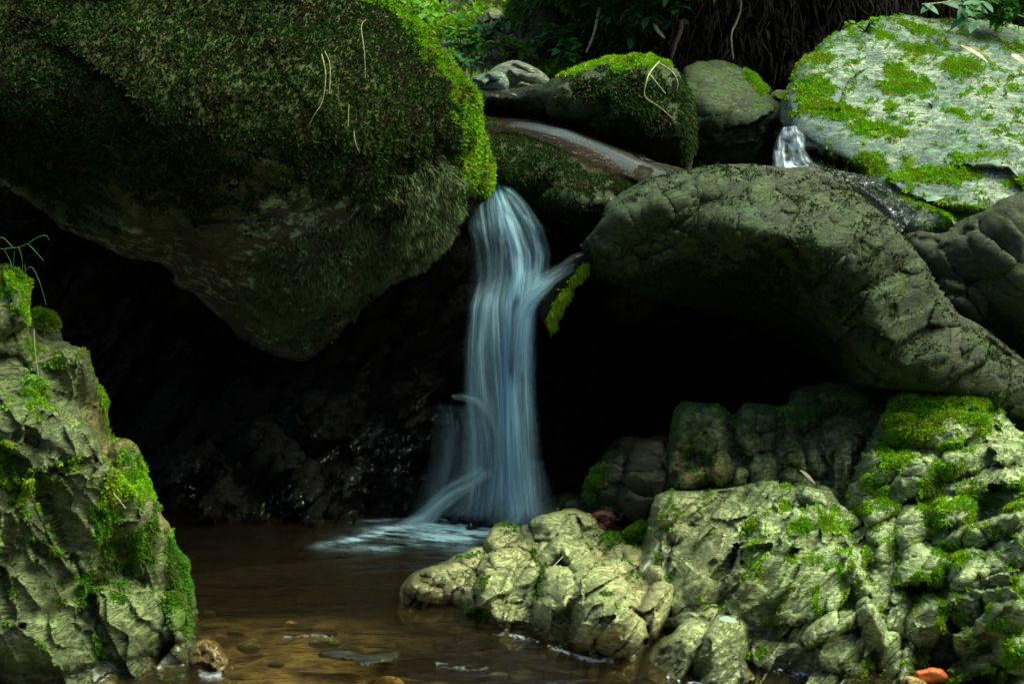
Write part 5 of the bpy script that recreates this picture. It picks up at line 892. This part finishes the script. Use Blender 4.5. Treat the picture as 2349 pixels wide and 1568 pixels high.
# single leaves and twigs on the rocks
def oneleaf(px, py, d, dx, dz, L, Wd, mat, label, name='fallen_leaf', cat='leaf', group=None):
    a = Acc(); a.add(leafgeo(P(px, py, d), np.array([dx, -0.1, dz], float), np.array([0.05, -0.75, 0.7]), L, Wd, 0.12, 8)); o = a.build(name, mat); base_origin(o); return tag(o, label, cat, group)
M['pale'] = plain('pale_leaf', (0.35, 0.5, 0.36), 0.45, 0.2, 0.001, 0.5, 20, 0.2); M['dry'] = plain('dry_leaf', (0.42, 0.33, 0.24), 0.7, 0.3, 0.002, 0.3, 20)
oneleaf(2125, 460, 4.2, 1, 0.45, 0.05, 0.018, M['pale'], 'pale green lanceolate leaf lying low on the pale grey boulder')
oneleaf(2155, 245, 4.72, 1, 0.3, 0.045, 0.02, M['leaf2'], 'green leaf lying in the middle of the pale grey boulder')
oneleaf(2205, 105, 5.3, 1, -0.35, 0.11, 0.02, M['dry'], 'long tan dry leaf near the top of the pale grey boulder')
oneleaf(2320, 125, 5.2, 1, -0.4, 0.07, 0.03, M['dry'], 'curled brown dry leaf near the upper right corner of the pale grey boulder')
oneleaf(1836, 1078, 3.62, 0.8, -0.5, 0.05, 0.010, M['dry'], 'narrow dry leaf in front of the row of dark humps')
oneleaf(1650, 1418, 3.02, 1, 0.1, 0.042, 0.014, M['pale'], 'whitish leaf resting on the tip of the right rock fin')
oneleaf(1986, 1322, 3.12, 0.7, 0.4, 0.013, 0.009, M['red'], 'tiny reddish leaf in a crack of the central slab')
herb(1795, 952, 3.78, 0.03, 3, M['leaf3'], 'tiny green seedling between two of the dark rock humps', leafL=0.016)
herb(75, 860, 3.2, 0.05, 4, M['leaf3'], 'small green creeper hanging down the upper face of the tall left rock', leafL=0.014, down=True)
strand('twig', [(1712, 1254, 3.34), (1732, 1232, 3.37), (1754, 1208, 3.4)], 0.0014, M['dry'], 'thin pale twig slanting on the central slab', 'twig', r1=0.001)
strand('twig', [(258, 1128, 3.08), (272, 1145, 3.07), (288, 1165, 3.07)], 0.0013, M['dry'], 'short pale straw on the face of the tall left rock', 'twig', r1=0.001)
strand('twig', [(1252, 1312, 3.32), (1272, 1295, 3.33), (1292, 1275, 3.35)], 0.0015, M['dry'], 'short brown twig in a crevice of the pale tan outcrop', 'twig', r1=0.001)
strand('twig', [(78, 755, 3.2), (80, 800, 3.2), (88, 860, 3.2)], 0.0014, M['pale'], 'thin pale stem hanging down the upper face of the tall left rock', 'twig', r1=0.001)

def scatter(data, n, sd_, label, group, pxr=None):
    rs_ = np.random.RandomState(sd_); V, Nn = data['V'], data['N']; m = len(data['px'])
    ok = [i for i in rs_.permutation(min(m, len(V)))[:4000] if Nn[i, 2] > 0.35 and Nn[i, 1] < 0 and 0 < data['px'][i] < 2349 and 0 < data['py'][i] < 1500][:n]
    for i in ok:
        a = Acc(); u = rs_.randn(3); u -= Nn[i] * (u @ Nn[i]); a.add(leafgeo(V[i] + Nn[i] * 0.004, u, Nn[i], rs_.uniform(.012, .03), rs_.uniform(.005, .011), 0.25, 6))
        o = a.build('fallen_leaf', M['dry'] if rs_.rand() < .6 else M['litterleaf']); base_origin(o); tag(o, label, 'leaf', group)
scatter(Cdt, 6, 3, 'small dry leaf fragment caught on the central slab', 'leaf fragments on the central slab')
scatter(Dd, 6, 4, 'small dry leaf fragment caught on the mossy outcrop at the right edge', 'leaf fragments on the right outcrop')
scatter(gd, 7, 5, 'small dry leaf fragment lying on the pale grey boulder', 'leaf fragments on the pale grey boulder')
scatter(ad, 4, 6, 'small dry leaf fragment lying on the arching boulder', 'leaf fragments on the arching boulder')
